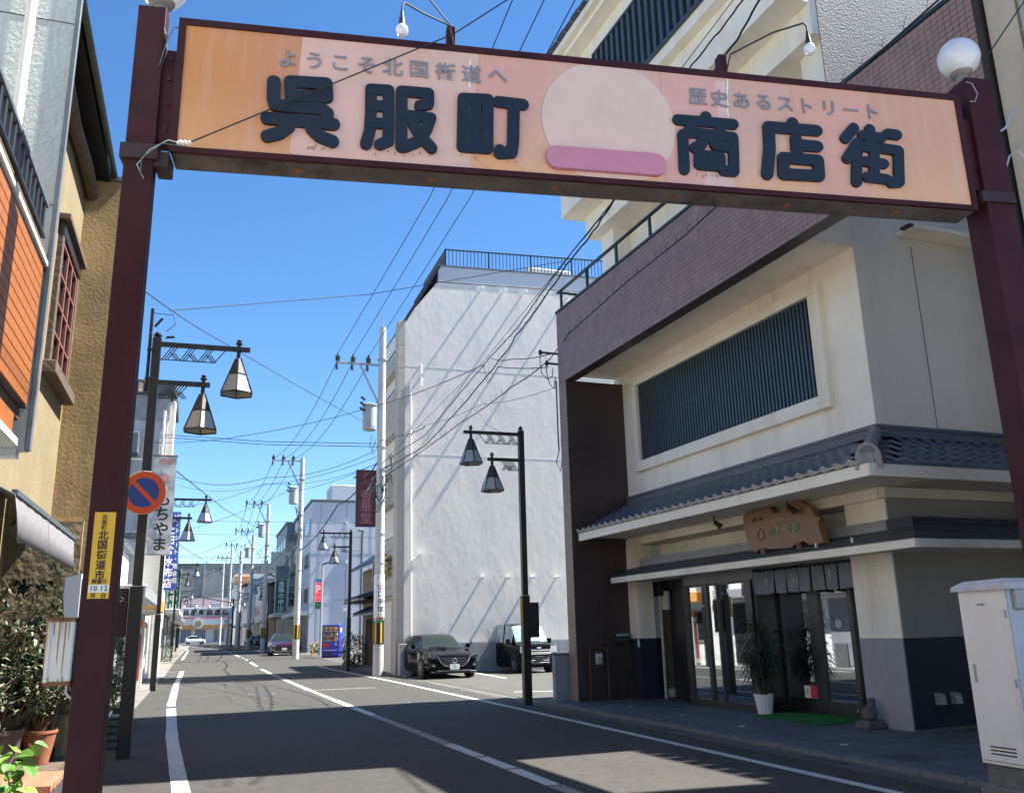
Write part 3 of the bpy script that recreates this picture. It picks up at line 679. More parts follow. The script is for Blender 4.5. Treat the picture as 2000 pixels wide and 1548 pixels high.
B(XL+.05, .0, YL+.06, 7.72, 2.565, ZL0).build('canopy_core', slate, shop)
B(-.05, .03, .86, 7.72, 2.84, 3.01).build('canopy_flashing', dado_g, shop)
B(-.05, .0, .0, .86, 2.84, 3.01).build('canopy_flashing', dado_g, shop)
B(-.04, 8, -.5, -.02, 2.56, 3.0).build('canopy_flashing', dado_n, shop)
MB().box(.035, .49, 1.0, 7.4, 2.62, 2.84).build('canopy_top', slate, shop)
for y_ in (1.05, .25): C(-.5, -.47, y_, y_+.03, 2.66, 2.76, b=.002).build('snow_hook', cream, shop)
# --- glazing
GX = .42
B(GX-.02, GX+.1, 3.4, 7.3, 2.36, 2.529).build('header', framem, shop)
B(.1, 8, 3.5, 5.7, -.02, .028).build('window_floor', mat('shop_floor', (.12,.11,.1), .4), shop)
B(GX+.6, 8, .9, 7.4, -.02, .03).build('shop_floor', mat('shop_floor', (.12,.11,.1), .4), shop)
B(4.6, 4.7, .5, 7.8, 0, 3.3).build('back_wall', mat('interior_wall', (.16,.13,.1), .8), shop)
B(GX+.1, 4.7, .3, 7.8, 2.6, 2.7).build('interior_ceiling', mat('interior_ceiling', (.12,.115,.11), .8), shop)
B(GX+.1, 4.6, 7.55, 7.6, 0, 2.6).build('interior_side', mat('interior_wall', (0,0,0)), shop)
WG = .0
B(-.02, GX+.1, 3.40, 5.74, 2.341, 2.53).build('header', greyhead, shop)
MB().prism([(.0, 5.74, 0), (.06, 5.74, 0), (.66, 7.34, 0), (.60, 7.34, 0)], (0, 0, 2.5)).build('angled_jamb', framem, shop)
C(-.0, .55, 3.38, 3.46, 0, 2.5, b=.004).build('side_jamb', framem, shop)
win = C(WG-.04, WG+.04, 3.46, 5.73, .0, .16, b=.004).build('shop_window', framem, shop)
for y_, w_ in ((5.66, .14), (4.93, .10), (4.55, .04), (3.56, .2)): C(WG-.045, WG+.05, y_-w_/2, y_+w_/2, .16, 2.34, b=.004).build('mullion', framem, win)
C(WG-.03, WG+.03, 3.6, 5.6, 2.29, 2.34, b=.003).build('rail', framem, win)
B(WG-.004, WG+.004, 3.62, 5.62, .16, 2.3).build('pane', glassd, win)
B(GX-.03, GX+.03, 7.07, 7.3, 1.9, 2.3).build('louvre', offwhite, win)
for k in range(5): C(GX-.04, GX-.028, 7.08, 7.29, 1.92+.075*k, 1.985+.075*k, b=.003).build('louvre_slat', offwhite, win)
C(GX-.06, GX-.02, 7.34, 7.39, 0, 2.53, b=.004).build('drain_pipe', offwhite, shop)
# sliding doors
dr_ = C(GX+.06, GX+.14, .88, 4.1, 0, .1, b=.004).build('sliding_door', framem, shop)
for y_, w_ in ((4.0, .22), (3.35, .1), (2.45, .26), (1.55, .1), (1.15, .05)): C(GX+.05, GX+.15, y_-w_/2, y_+w_/2, .1, 2.5, b=.004).build('stile', framem, dr_)
for y0, y1 in ((.9, 1.5), (1.6, 2.32), (2.58, 3.3)): C(GX+.06, GX+.14, y0, y1, .1, .28, b=.004).build('bottom_rail', framem, dr_)
B(GX+.096, GX+.104, .9, 3.9, .28, 2.5).build('pane', glassd, dr_)
B(GX+.0, GX+.2, .88, 4.1, 2.36, 2.53).build('door_head', framem, shop)
for y_ in (1.62, 1.38): MB().lathe((GX+.05, y_, .17), [(.02, 0), (.02, .01)], 10, axis=(-1,0,0)).build('lock', galv, dr_)
MB().lathe((GX+.092, 1.9, 1.52), [(.075, 0), (.075, .004)], 18, axis=(-1,0,0)).build('round_sticker', mat('sticker', (.5,.48,.4), .5, var=.2), dr_)
B(GX+.084, GX+.09, 1.75, 2.05, .82, 1.2).build('paper_notice', offwhite, dr_)
B(GX+.05, GX+.056, 2.72, 2.88, .30, .5).build('notice_card', whiteink, dr_); B(GX+.045, GX+.05, 2.55, 2.72, .30, .5).build('notice_card', mat('pink_red', (.62,.05,.1), .5, var=0), dr_)
text('火', .1, redink, (GX+.045, 2.8, .4), (0,-1,0), (0,0,1), dr_, .002)
# interior: counter, shelves, lamps
ct = C(1.3, 1.9, 4.2, 6.9, 0, .75, b=.01).build('display_counter', mat('interior_wood', (.07,.045,.03), .5), shop)
for y_ in (4.6, 5.1, 5.7, 6.3): C(1.4, 1.7, y_, y_+.2, .75, .9+.1*random.random(), b=.01).build('boxed_goods', random.choice([offwhite, mat('blue_box', (.1,.3,.5), .6), mat('green_box', (.15,.3,.15), .6)]), ct)
sh = C(2.6, 3.0, 1.2, 3.8, 0, .8, b=.01).build('back_counter', mat('interior_wood', (0,0,0)), shop)
warm = mat('warm_bulb', (1,.75,.35), .5, var=0, emit=(1,.66,.25), estr=14)
for i, (y_, z_) in enumerate(((2.0,2.0),(1.85,1.98),(1.7,2.02),(1.55,2.0),(1.4,1.97),(1.75,1.55),(1.9,1.5))):
    MB().lathe((1.9, y_, z_), [(.001, 0), (.03, .015), (.035, .04), (.02, .07), (.001, .08)], 10).build('lamp_bulb', warm, sh)
C(1.85, 1.95, 1.3, 2.1, 2.1, 2.12, b=.003).build('lamp_bar', framem, sh)
# --- brick frame in front of the building
beamx0, beamx1 = -1.49, -1.24
fr = B(beamx0, beamx1, -3.9, 8.25, 7.2, 8.97).build('tiled_parapet', grout, shop)
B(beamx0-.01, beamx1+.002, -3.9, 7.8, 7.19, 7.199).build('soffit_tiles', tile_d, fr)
C(beamx0-.03, beamx1+.03, -3.92, 8.27, 8.972, 9.03, b=.005).build('coping', railm, fr)
B(-1.24, .0, 0, 8.25, 7.42, 7.62).build('balcony_slab', cream, shop)
B(-1.24, -.02, -.02, .1, 7.43, 8.6).build('balcony_end', greigew, shop)
fcol = B(beamx0, .1, 7.86, 8.25, 0, 7.199).build('tiled_column', grout, shop)
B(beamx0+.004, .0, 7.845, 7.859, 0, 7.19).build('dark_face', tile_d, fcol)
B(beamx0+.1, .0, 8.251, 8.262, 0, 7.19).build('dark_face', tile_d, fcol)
ncol = B(beamx0, -1.1, -3.9, -3.47, 0, 7.199).build('tiled_column', grout, shop)
tb = MB().bbox(-.009, 0, .004, .0965, .004, .0765, .002)
tm = tb.mesh('tile', tile_b)
def tiles(parent, y0, y1, z0, z1, single=0, x=beamx0):
    ny = round((y1-y0)/.1); nz = round((z1-z0)/.08); wy = (y1-y0)/ny; wz = (z1-z0)/nz; b = MB(); n = 0
    for j in range(ny):
        for i in range(nz):
            if n < single:
                inst('tile', tm, parent, (x, y0+j*wy, z0+i*wz)); n += 1
            else:
                d = random.uniform(.006, .0095)
                yy, zz = y0+j*wy, z0+i*wz
                b.v += [(x-d, yy+.004, zz+.004), (x-d, yy+wy-.004, zz+.004), (x-d, yy+wy-.004, zz+wz-.004), (x-d, yy+.004, zz+wz-.004), (x, yy+.002, zz+.002), (x, yy+wy-.002, zz+.002), (x, yy+wy-.002, zz+wz-.002), (x, yy+.002, zz+wz-.002)]
                k = len(b.v)-8; b.f += [(k, k+3, k+2, k+1), (k, k+1, k+5, k+4), (k+1, k+2, k+6, k+5), (k+2, k+3, k+7, k+6), (k+3, k, k+4, k+7)]
    if b.v: o = b.build('tile_field', tile_b, parent); o['kind'] = 'stuff'
tiles(fr, -3.9, 8.25, 7.2, 8.96, 110)
tiles(ncol, -3.9, -3.47, 0, 2.9); tiles(ncol, -3.9, -3.47, 2.9, 7.19, 216)
tiles(fcol, 7.86, 8.25, 0, 7.19)
# railing
rl = C(beamx0+.02, beamx0+.09, .1, 8.25, 9.50, 9.545, b=.004).build('balcony_railing', railm, shop)
C(beamx0+.02, -.2, 8.15, 8.22, 9.50, 9.545, b=.004).build('hand_rail', railm, rl)
for k in range(6): C(beamx0+.03, beamx0+.08, 8.02-k*1.42, 8.08-k*1.42, 9.03, 9.5, b=.003).build('rail_post', railm, rl)
for k in range(2): C(-.9+k*.6, -.85+k*.6, 8.16, 8.21, 9.03, 9.5, b=.003).build('rail_post', railm, rl)
# --- third floor and roof storey
B(.35, 8, 0, 8.25, 7.5, 11.2).build('third_floor_wall', cream, shop)
B(-.14, .35, 7.62, 8.25, 7.62, 11.2).build('pilaster', cream, shop)
B(-.14, .35, -.2, .5, 9.1, 11.2).build('pilaster', cream, shop)
for y0, y1 in ((5.2, 7.1), (2.6, 4.9), (.8, 2.3)):
    wf = C(.30, .36, y0, y1, 9.0, 10.45, b=.004).build('window', slatm, shop)
    C(.27, .3, y0+.08, (y0+y1)/2, 9.1, 10.35, b=.003).build('sash', framem, wf); B(.262, .269, y0+.12, (y0+y1)/2-.04, 9.15, 10.3).build('pane', darkglass, wf)
    B(.285, .292, (y0+y1)/2+.04, y1-.08, 9.1, 10.35).build('pane', darkglass, wf)
B(-.45, 8, -.2, 8.45, 11.2, 11.8).build('cornice', cream, shop)
B(-1.03, 8, -.2, 8.7, 11.801, 12.75).build('projecting_band', cream, shop)
B(-1.25, 8, -.2, 8.5, 12.751, 15.3).build('attic_wall', cream, shop)
MB().box(-.31, 8, -.222, -.202, 8.6, 16).build('rough_side_wall', roughw, shop)
gr_ = B(-1.262, -1.24, 1.6, 6.0, 13.05, 14.75).build('attic_grille', blackm, shop)
for a in ((1.55, 6.05, 14.75, 14.81), (1.55, 6.05, 13.0, 13.05)): B(-1.33, -1.255, *a).build('grille_frame', slatm, gr_)
for y_ in (1.55, 6.0): B(-1.33, -1.255, y_, y_+.05, 13.05, 14.75).build('grille_frame', slatm, gr_)
gm = MB().box(-.05, 0, 0, .11, 0, 1.7).mesh('slat', slatm)
for k in range(17): inst('slat', gm, gr_, (-1.265, 1.72+k*.255, 13.05))
B(-1.6, 8, -.2, 8.7, 15.301, 15.42).build('roof_soffit', cream, shop); B(-1.75, 8, -.2, 8.8, 15.421, 15.6).build('roof_fascia', cream, shop)
for k in range(22): C(-1.85, 0, 8.86-k*.4-.38, 8.86-k*.4, 15.602, 15.68+.03*(k % 2), b=.01).build('verge_tile', slate, shop)
# roof is a low slope
B(0, 8, -.2, 8.8, 15.6, 16.2).build('roof_body', slate, shop)
# rear wing beside the alley (throws the shade on the road)
B(3.25, 8, -3.4, -.25, 0, 11.35).build('rear_wing', greigew, shop)
for k in range(9): C(3.05, 3.3, -3.4+k*.36, -3.4+k*.36+.33, 11.35, 11.41, b=.01).build('wing_eave_tile', slate, shop)
# small awning on the side wall
aw = C(.95, 2.7, -.42, -.025, 7.74, 7.81, b=.01).build('side_awning', cream, shop); C(.85, .95, -.42, -.2, 7.76, 7.80, b=.01).build('dark_bracket', framem, aw)
# --- barred window of the first floor
wn = B(-.002, .004, 1.06, 7.05, 5.18, 6.95).build('barred_window', blackm, shop)
for a in ((.8, 7.24, 6.95, 7.13), (.8, 7.24, 4.95, 5.18)): C(-.12, -.001, *a, b=.006).build('surround', cream, wn)
for a in ((.8, 1.06), (7.05, 7.24)): C(-.119, -.001, *a, 5.182, 6.948, b=.006).build('surround', cream, wn)
bm_ = MB().bbox(-.06, -.005, 0, .052, 5.182, 6.948, .004).mesh('slat', slatm)
for k in range(60): inst('slat', bm_, wn, (0, 1.075+k*.0996, 0))
# --- services on the dark inner face of the far column
def fx(u, v): return sYp(u, v, 7.84)
gm_ = thing('gas_meter', 'pale gas meter between two brown pipes on the dark column', 'meter', sw(-1.02, 7.8, 0), TH)
C(-.085, .085, -.12, 0, .76, 1.02, b=.03).build('body', galv, gm_); C(-.06, .06, -.125, -.119, .93, 1.0, b=.004).build('dial', offwhite, gm_)
pipe = mat('brown_pipe', (.12,.06,.035), .5, var=.3, vscale=12)
for sgn in (-1, 1):
    MB().tube([(sgn*.05, -.05, 1.0), (sgn*.05, -.05, 1.12), (sgn*.22, -.05, 1.12), (sgn*.22, -.05, 0)], .016, 8).build('pipe', pipe, gm_, True)
a_ = fx(1193, 1228); b_ = fx(1226, 1252)
pb = thing('letter_box', 'dark steel letter box on the dark tiled column', 'letter box', sw((a_.x+b_.x)/2, 7.84, 0), TH)
C(-.17, .17, -.16, 0, 1.22, 1.42, b=.01).build('body', framem, pb); C(-.165, .165, -.172, -.161, 1.36, 1.41, b=.003).build('slot', galv, pb)
C(-.15, .15, -.168, -.161, 1.24, 1.33, b=.003).build('label_plate', mat('dark_teal', (.02,.06,.07), .4, var=.2), pb)
# notice, heater box, black header box near the return wall
B(-.16, -.155, 7.45, 7.53, 1.12, 1.28).build('wall_plate', whiteink, shop)
C(.55, .75, 7.44, 7.58, .05, .22, b=.01).build('air_vent', offwhite, shop)
C(.3, .75, 7.2, 7.59, 2.2, 2.5, b=.01).build('shutter_box', blackp, shop)
# --- noren
nw = thing('noren_curtain', 'grey blue split noren curtain hanging over the shop doors', 'curtain', so_, TH)
MB().tube([(.0, .82, 2.45), (.0, 3.82, 2.45)], .014, 8).build('rod', framem, nw, True)
nm = bpy.data.materials.new('noren_cloth'); nm.use_nodes = True
nb_ = nm.node_tree.nodes['Principled BSDF']; nb_.inputs['Base Color'].default_value = (.19, .205, .235, 1); nb_.inputs['Roughness'].default_value = .9
ys_ = [.86+(2.92*k/9) for k in range(10)]
for k in range(9):
    b = MB(); nu, nv = 10, 5; ph = random.uniform(0, 6)
    for s_ in (0, .003):
        for j in range(nv):
            for i in range(nu):
                t_, q = i/(nu-1), j/(nv-1)
                y_ = ys_[k]+.008+(ys_[k+1]-ys_[k]-.02)*t_*(1-.03*q)+.006*q
                b.v.append((s_+.02*q*math.sin(t_*7+ph)+.012*math.sin(t_*15+ph*2)*(1-.5*q)-.01, y_, 2.46-q*(.40+.008*math.sin(t_*5+ph))))
    N_ = nu*nv
    for j in range(nv-1):
        for i in range(nu-1):
            a = j*nu+i; b.f.append((a, a+1, a+nu+1, a+nu)); b.f.append((a+N_, a+nu+N_, a+nu+1+N_, a+1+N_))
    b.build('cloth_panel', nm, nw, True)
for y_, s_, z_ in ((1.35, '御菓子司', 2.38), (2.98, '和菓子', 2.34), (3.5, '小火呂松', 2.3)): text(s_, .055, mat('faded_white', (.5,.5,.5), .9, var=0), (-.04, y_, z_), (0,-1,0), (0,0,1), nw, .002, vertical=True)
b = MB().tube([(-.042, 2.25+.1*math.cos(a*PI/6), 2.25+.11*math.sin(a*PI/6)) for a in range(1, 13)], .007, 4); b.build('crest', mat('faded_white', (0,0,0)), nw)
text('合', .12, mat('faded_white', (0,0,0)), (-.042, 2.25, 2.25), (0,-1,0), (0,0,1), nw, .002, name='crest')
# --- carved wooden sign board
ws = thing('wooden_signboard', 'carved natural wood board with green brushed characters above the canopy', 'sign', so_, TH)
wood = bpy.data.materials.new('carved_wood'); wood.use_nodes = True; t = wood.node_tree; N = t.nodes; L = t.links; bs = N['Principled BSDF']; bs.inputs['Roughness'].default_value = .38
tc = N.new('ShaderNodeTexCoord'); mp = N.new('ShaderNodeMapping'); mp.inputs['Scale'].default_value = (1, 1.2, 4); L.new(tc.outputs['Object'], mp.inputs[0])
wv = N.new('ShaderNodeTexNoise'); wv.inputs['Scale'].default_value = 3; wv.inputs['Detail'].default_value = 3; wv.inputs['Distortion'].default_value = 2.5; L.new(mp.outputs[0], wv.inputs['Vector'])
mt = N.new('ShaderNodeMath'); mt.operation = 'MULTIPLY'; mt.inputs[1].default_value = 14; L.new(wv.outputs[0], mt.inputs[0]); fr_ = N.new('ShaderNodeMath'); fr_.operation = 'PINGPONG'; fr_.inputs[1].default_value = 1; L.new(mt.outputs[0], fr_.inputs[0])
rp = N.new('ShaderNodeValToRGB'); L.new(fr_.outputs[0], rp.inputs[0]); rp.color_ramp.elements[0].color = (.13, .05, .018, 1); rp.color_ramp.elements[1].color = (.34, .165, .06, 1); L.new(rp.outputs[0], bs.inputs['Base Color'])
bp = N.new('ShaderNodeBump'); bp.inputs['Strength'].default_value = .4; L.new(fr_.outputs[0], bp.inputs['Height']); L.new(bp.outputs[0], bs.inputs['Normal'])
WX = -.42
wpx = [(1451,1010),(1470,984),(1500,988),(1512,1003),(1535,992),(1553,974),(1582,990),(1592,1008),(1602,1012),(1597,1022),(1609,1060),(1580,1063),(1570,1056),(1552,1062),(1545,1069),(1500,1072),(1490,1068),(1474,1079),(1463,1066),(1453,1030)]
WP = [sX(u, v, WX) for u, v in wpx]
MB().prism(WP, (.12, 0, 0)).build('board', wood, ws)
for u, v in ((1490, 1074), (1560, 1066)):
    q = sX(u, v, WX); C(WX-.02, WX+.12, q.y-.07, q.y+.05, q.z-.1, q.z+.04, b=.01).build('foot', mat('foot_wood', (.12,.045,.025), .5), ws)
gi = mat('green_relief', (.18, .38, .22), .5, var=.1)
cs = [sX(u, v, WX) for u, v in ((1508,1038),(1522,1034),(1540,1031),(1557,1030))]
for ch, q in zip('小大玉松', cs): text(ch, .2, gi, (WX-.004, q.y, q.z), (0,-1,0), (0,0,1), ws, .008, sx=.8)
q = sX(1520, 1014, WX); text('御菓子処小大', .055, mat('faded_white', (0,0,0)), (WX-.004, q.y, q.z), (0,-1,0), (0,0,1), ws, .003)
q = sX(1480, 1014, WX); text('創業・名物', .06, mat('burnt_ink', (.05,.02,.012), .8, var=0), (WX-.004, q.y, q.z), (0,-1,0), (0,0,1), ws, .003)
q = sX(1487, 1045, WX); MB().tube([(WX-.006, q.y+.09*math.cos(a*PI/6), q.z+.09*math.sin(a*PI/6)) for a in range(13)], .006, 4).build('crest', mat('burnt_ink', (0,0,0)), ws)
# spot lights under the soffit
for (u, v), lb in (((1393,998), 'black spot lamp under the eave, left of the wooden board'), ((1536,965), 'black spot lamp under the eave, in front of the wooden board')):
    q = sX(u, v, -.6); sp_ = thing('spot_light', lb, 'lamp', sw(-.6, q.y, 3.5), TH, 'spot lamps under the eave')
    MB().tube([(0,0,0), (0,0,-.12)], .012, 6).build('stem', blackp, sp_)
    MB().lathe((0, 0, -.1), [(.03, 0), (.04, .03), (.045, .12), (.06, .14), (.06, .16)], 14, axis=(.75, -.15, -.6)).build('head', blackp, sp_, True)
    MB().lathe((.12, -.024, -.197), [(.045, 0), (.045, .004)], 14, axis=(.75, -.15, -.6)).build('lens', darkglass, sp_)
# --- things in front of the shop
q = sl(gZ(1527, 1391)); pot = thing('potted_bamboo_palm', 'white ribbed pot with tall dark bamboo palm before the shop doors', 'plant', sw(-.08, 3.3, 0), TH)
pp = MB(); 
for k in range(20):
    pass
pp.lathe((0,0,.02), [(.11, 0), (.155, .30), (.175, .305), (.175, .34), (.155, .34), (.15, .31)], 20); pp.build('pot', white, pot, False)
for k in range(14):
    a = 2*PI*k/14; MB().tube([(math.cos(a)*.112, math.sin(a)*.112, .03), (math.cos(a)*.155, math.sin(a)*.155, .3)], .008, 4).build('rib', white, pot)
MB().lathe((0,0,.30), [(.15, 0), (.02, .02)], 14).build('soil', stem, pot)
rs = random.Random(5); canes = []
for k in range(9):
    a = rs.uniform(0, 6.3); x0, y0 = .06*math.cos(a), .06*math.sin(a); h = rs.uniform(.9, 1.75); tx, ty = x0+rs.uniform(-.18,.18), y0+rs.uniform(-.2,.2)
    canes.append((x0, y0, tx, ty, h)); MB().tube([(x0,y0,.3), ((x0+tx)/2, (y0+ty)/2, h*.6), (tx,ty,h)], .008, 5).build('cane', mat('cane_green', (.05,.07,.025), .6), pot)
def palm(rn):
    c_ = rn.choice(canes); t_ = rn.uniform(.35, 1.0); p = Vector((c_[0]+(c_[2]-c_[0])*t_, c_[1]+(c_[3]-c_[1])*t_, .3+(c_[4]-.3)*t_)); a = rn.uniform(0, 6.3)
    off = Vector((math.cos(a), math.sin(a), rn.uniform(-.1,.5)))*rn.uniform(.02,.2)
    return p+off, (math.cos(a), math.sin(a), rn.uniform(-.7, .5))
o = leaves(720, palm, .22, .026, .35, 4).build('foliage', leafd, pot); o['kind'] = 'stuff'
mt_ = thing('door_mat', 'bright green artificial turf mat on the pavement before the doors', 'mat', so_, TH)
C(-.5, .55, 1.3, 3.1, .031, .045, b=.004).build('turf', mat('turf_green', (.012,.15,.03), .95, var=.3, vscale=60, bump=.6, bscale=200), mt_)
gp = MB(); rn2 = random.Random(9)
for i in range(5000):
    x_, y_ = rn2.uniform(-.495,.545), rn2.uniform(1.305,3.095); h = rn2.uniform(.008,.016); a = rn2.uniform(0,3.14); dx, dy = .004*math.cos(a), .004*math.sin(a)
    gp.add([(x_-dx,y_-dy,.044),(x_+dx,y_+dy,.044),(x_+rn2.uniform(-.006,.006),y_+rn2.uniform(-.006,.006),.045+h)], [(0,1,2)])
o = gp.build('blades', mat('turf_blade', (.02,.2,.04), .9, var=0), mt_); o['kind'] = 'stuff'
ln = thing('stone_lantern', 'small round openwork stone lantern on a block by the pillar', 'lantern', sw(-.22, .62, .03), TH)
C(-.17, .17, -.15, .15, 0, .09, b=.012).build('base', mat('lantern_stone', (.13,.125,.11), .95, var=.3, vscale=18, bump=.6), ln)
C(-.14, .14, -.12, .12, .09, .115, b=.008).build('top_slab', mat('lantern_stone', (0,0,0)), ln)
MB().lathe((0,0,.11), [(.05,0),(.1,.03),(.12,.09),(.1,.16),(.05,.19),(.02,.2)], 18).build('ball', mat('lantern_stone', (0,0,0)), ln, True)
for a in (200, 240, 160, 280): MB().lathe((.098*math.cos(R(a)), .098*math.sin(R(a)), .2), [(.025, 0), (.025, .012)], 8, axis=(math.cos(R(a)), math.sin(R(a)), 0)).build('opening', blackm, ln)
C(.02,.12,-.03,.07,.2,.42, b=.02).build('upright', mat('lantern_stone', (0,0,0)), ln)
# low wall at the edge of the car park
lw = thing('low_wall', 'low dark block wall between the tiled column and the car park', 'wall', (7.5, 19.12, 0))
C(0, .42, 0, .18, 0, .98, b=.008).build('wall', dado_g, lw); C(-.02, .44, -.02, .2, .981, 1.02, b=.006).build('coping', concrete, lw)
# big cabinet on the right
cb = thing('utility_cabinet', 'tall beige steel utility cabinet on a block base at the right edge', 'cabinet', (6.88, 6.86, 0), -PI/2)
MB().bbox(0, .56, .0, .5, .27, 1.85, .006).build('body', mat('cabinet_side', (.6,.64,.7), .45, var=.04), cb)
door = MB().bbox(-.0, .53, -.018, -.001, .275, 1.80, .004).build('door', mat('cabinet_door', (.9,.82,.76), .5, var=.04, stain=(.45,.38,.33), sscale=1.5, samt=.3, streak=True), cb)
MB().prism([(-.045, -.06, 1.80), (-.045, -.05, 1.84), (.06, .0, 1.89), (.54, .0, 1.90), (.60, -.05, 1.86), (.60, -.06, 1.80)], (0, .62, 0)).build('roof_cap', mat('cap_white', (.6,.58,.58), .5, var=.1, stain=(.3,.1,.05), sscale=9, samt=.5), cb)
MB().bbox(.06, .09, -.026, -.019, .98, 1.14, .002).build('handle', galv, door); MB().box(.2, .31, -.0215, -.0185, 1.66, 1.69).build('plate', whiteink, door)
text('〒0000', .014, blackink, (.255, -.0225, 1.675), (1,0,0), (0,0,1), door, .001) if 0 else text('電力用盤', .02, blackink, (.255, -.0225, 1.675), (1,0,0), (0,0,1), door, .001)
for z in (.45, .95, 1.55): MB().bbox(.505, .53, -.03, -.019, z, z+.07, .003).build('hinge', galv, door)
MB().box(.02, .51, -.0195, -.0185, .30, .305).build('seam', grout, door)
for z in (.36, .39, .42): MB().box(.12, .40, -.021, -.0187, z, z+.012).build('vent_slot', grout, door)
MB().bbox(.0, .56, .02, .5, -.05, .268, .01).build('block_base', mat('block_stone', (.17,.165,.15), .95, var=.25, vscale=8, bump=.5), cb)
MB().bbox(-.03, .62, -.06, .6, -.05, .10, .01).build('footing', mat('block_stone', (0,0,0)), cb)
MB().bbox(.561, .62, .03, .16, 1.62, 1.8, .01).build('side_box', galv, cb)
# ================================================================ NEIGHBOUR at the right edge
nb2 = thing('beige_building', 'beige and grey rendered building at the right edge behind the gate post', 'building', (0, 0, 0))
MB().box(8.62, 10.5, 4.9, 6.7, 0, 11.5).build('wall', mat('taupe_render', (.27, .255, .235), .85, var=.08, vscale=1.5, bump=.3, bscale=50), nb2)
MB().box(11.5, 12.7, 1.5, 7.6, 0, 14).build('shade_block', concrete, nb2)  # unseen block behind the neighbour, added to keep the near road in shade
MB().bbox(8.46, 8.63, 6.36, 6.74, 0, 11.6, .01).build('corner_pilaster', mat('beige_render', (.50, .42, .33), .85, var=.1, vscale=2, stain=(.35,.28,.2), sscale=1.5, samt=.5, streak=True, bump=.3, bscale=50), nb2)
MB().tube([(8.5, 6.30, .1), (8.5, 6.30, 11.5)], .035, 10).build('downpipe', mat('pipe_grey', (.33, .31, .29), .5, var=.1), nb2, True)
for z in (5.2, 6.6, 8.0, 9.3): MB().bbox(8.45, 8.62, 6.28, 6.32, z, z+.03, .004).build('pipe_clip', galv, nb2)
MB().bbox(8.4, 10.7, 4.8, 6.8, 11.5, 11.7, .02).build('roof_edge', concrete, nb2)

# ================================================================ WHITE APARTMENT BUILDING behind the car park
wb = thing('white_apartment_block', 'tall white rendered block with a sloped front edge behind the car park', 'building', (0, 0, 0))
bw = bpy.data.materials.new('bumpy_white'); bw.use_nodes = True; t = bw.node_tree; N = t.nodes; L = t.links; bs = N['Principled BSDF']; bs.inputs['Roughness'].default_value = .8; bs.inputs['Base Color'].default_value = (.70, .655, .595, 1)
tc = N.new('ShaderNodeTexCoord'); 
mpb = N.new('ShaderNodeMapping'); mpb.inputs['Scale'].default_value = (1, 1, .55); L.new(tc.outputs['Object'], mpb.inputs[0])
n1 = N.new('ShaderNodeTexNoise'); n1.inputs['Scale'].default_value = .75; n1.inputs['Detail'].default_value = 4; n1.inputs['Roughness'].default_value = .55; L.new(mpb.outputs[0], n1.inputs['Vector'])
n2 = N.new('ShaderNodeTexNoise'); n2.inputs['Scale'].default_value = 5; n2.inputs['Detail'].default_value = 5; L.new(mpb.outputs[0], n2.inputs['Vector'])
b1 = N.new('ShaderNodeBump'); b1.inputs['Strength'].default_value = .55; b1.inputs['Distance'].default_value = .05; L.new(n1.outputs[0], b1.inputs['Height'])
b2 = N.new('ShaderNodeBump'); b2.inputs['Strength'].default_value = .35; b2.inputs['Distance'].default_value = .013; L.new(n2.outputs[0], b2.inputs['Height']); L.new(b1.outputs[0], b2.inputs['Normal']); L.new(b2.outputs[0], bs.inputs['Normal'])
MB().prism([(7.34, 34.44, 0), (17.4, 34.44, 0), (17.4, 34.44, 16.3), (9.1, 34.44, 16.0), (8.72, 34.44, 16.0), (7.34, 34.44, 14.2)], (0, 4.6, 0)).build('main_wall', bw, wb)
smooth_w = mat('smooth_white', (.50, .52, .57), .8, var=.03, vscale=.6)
MB().prism([(8.75, 34.42, 16.03), (17.4, 34.42, 16.33), (17.4, 34.42, 17.0), (8.75, 34.42, 16.72)], (0, 4.5, 0)).build('parapet_band', smooth_w, wb)
MB().prism([(7.3, 34.36, 14.2), (8.75, 34.36, 16.75), (8.85, 34.36, 16.7), (7.38, 34.36, 14.1)], (0, 4.6, 0)).build('slope_coping', framem, wb)
MB().box(8.7, 17.4, 34.38, 38.9, 16.9, 16.95).build('coping', zinc, wb) if 0 else MB().prism([(8.7, 34.38, 16.72), (17.4, 34.38, 17.0), (17.4, 34.38, 17.06), (8.7, 34.38, 16.78)], (0, 4.6, 0)).build('coping', zinc, wb)
for (z0, z1) in ((8.47, 8.49), (12.16, 12.18)): MB().box(7.36, 17.3, 34.434, 34.439, z0, z1).build('band_line', bw, wb)
# roof railing
rr_ = MB().prism([(9.1, 34.55, 17.58), (17.4, 34.55, 17.95), (17.4, 34.55, 18.0), (9.1, 34.55, 17.63)], (0, .05, 0)).build('roof_railing', framem, wb)
bal = MB().box(-.012, .012, 0, .025, 0, .80).mesh('baluster', framem)
for k in range(50):
    x = 9.1+k*.165; inst('baluster', bal, rr_, (x, 34.56, 16.79+(x-9.1)*.0435))
for k in range(5): MB().box(9.1+k*1.98-.03, 9.1+k*1.98+.03, 34.55, 34.61, 16.78+.086*k, 17.62+.086*k).build('rail_post', framem, rr_)
MB().box(9.08, 9.12, 34.55, 38.6, 16.75, 17.62).build('side_panel', mat('brown_screen', (.07,.05,.05), .6), rr_)
MB().bbox(13.4, 15.6, 36, 38.2, 16.9, 17.9, .05).build('rooftop_tank', offwhite, wb)
pegm = MB().lathe((0,0,0), [(.05, 0), (.05, .5), (.085, .5), (.085, .58)], 10, axis=(0,-1,0)).mesh('anchor_peg', white, True)
for (u, v) in ((939,566),(983,570),(1023,573),(1068,575),(1110,579)): p = gY(u, v, 34.2); inst('anchor_peg', pegm, wb, (p.x, 34.44, p.z))
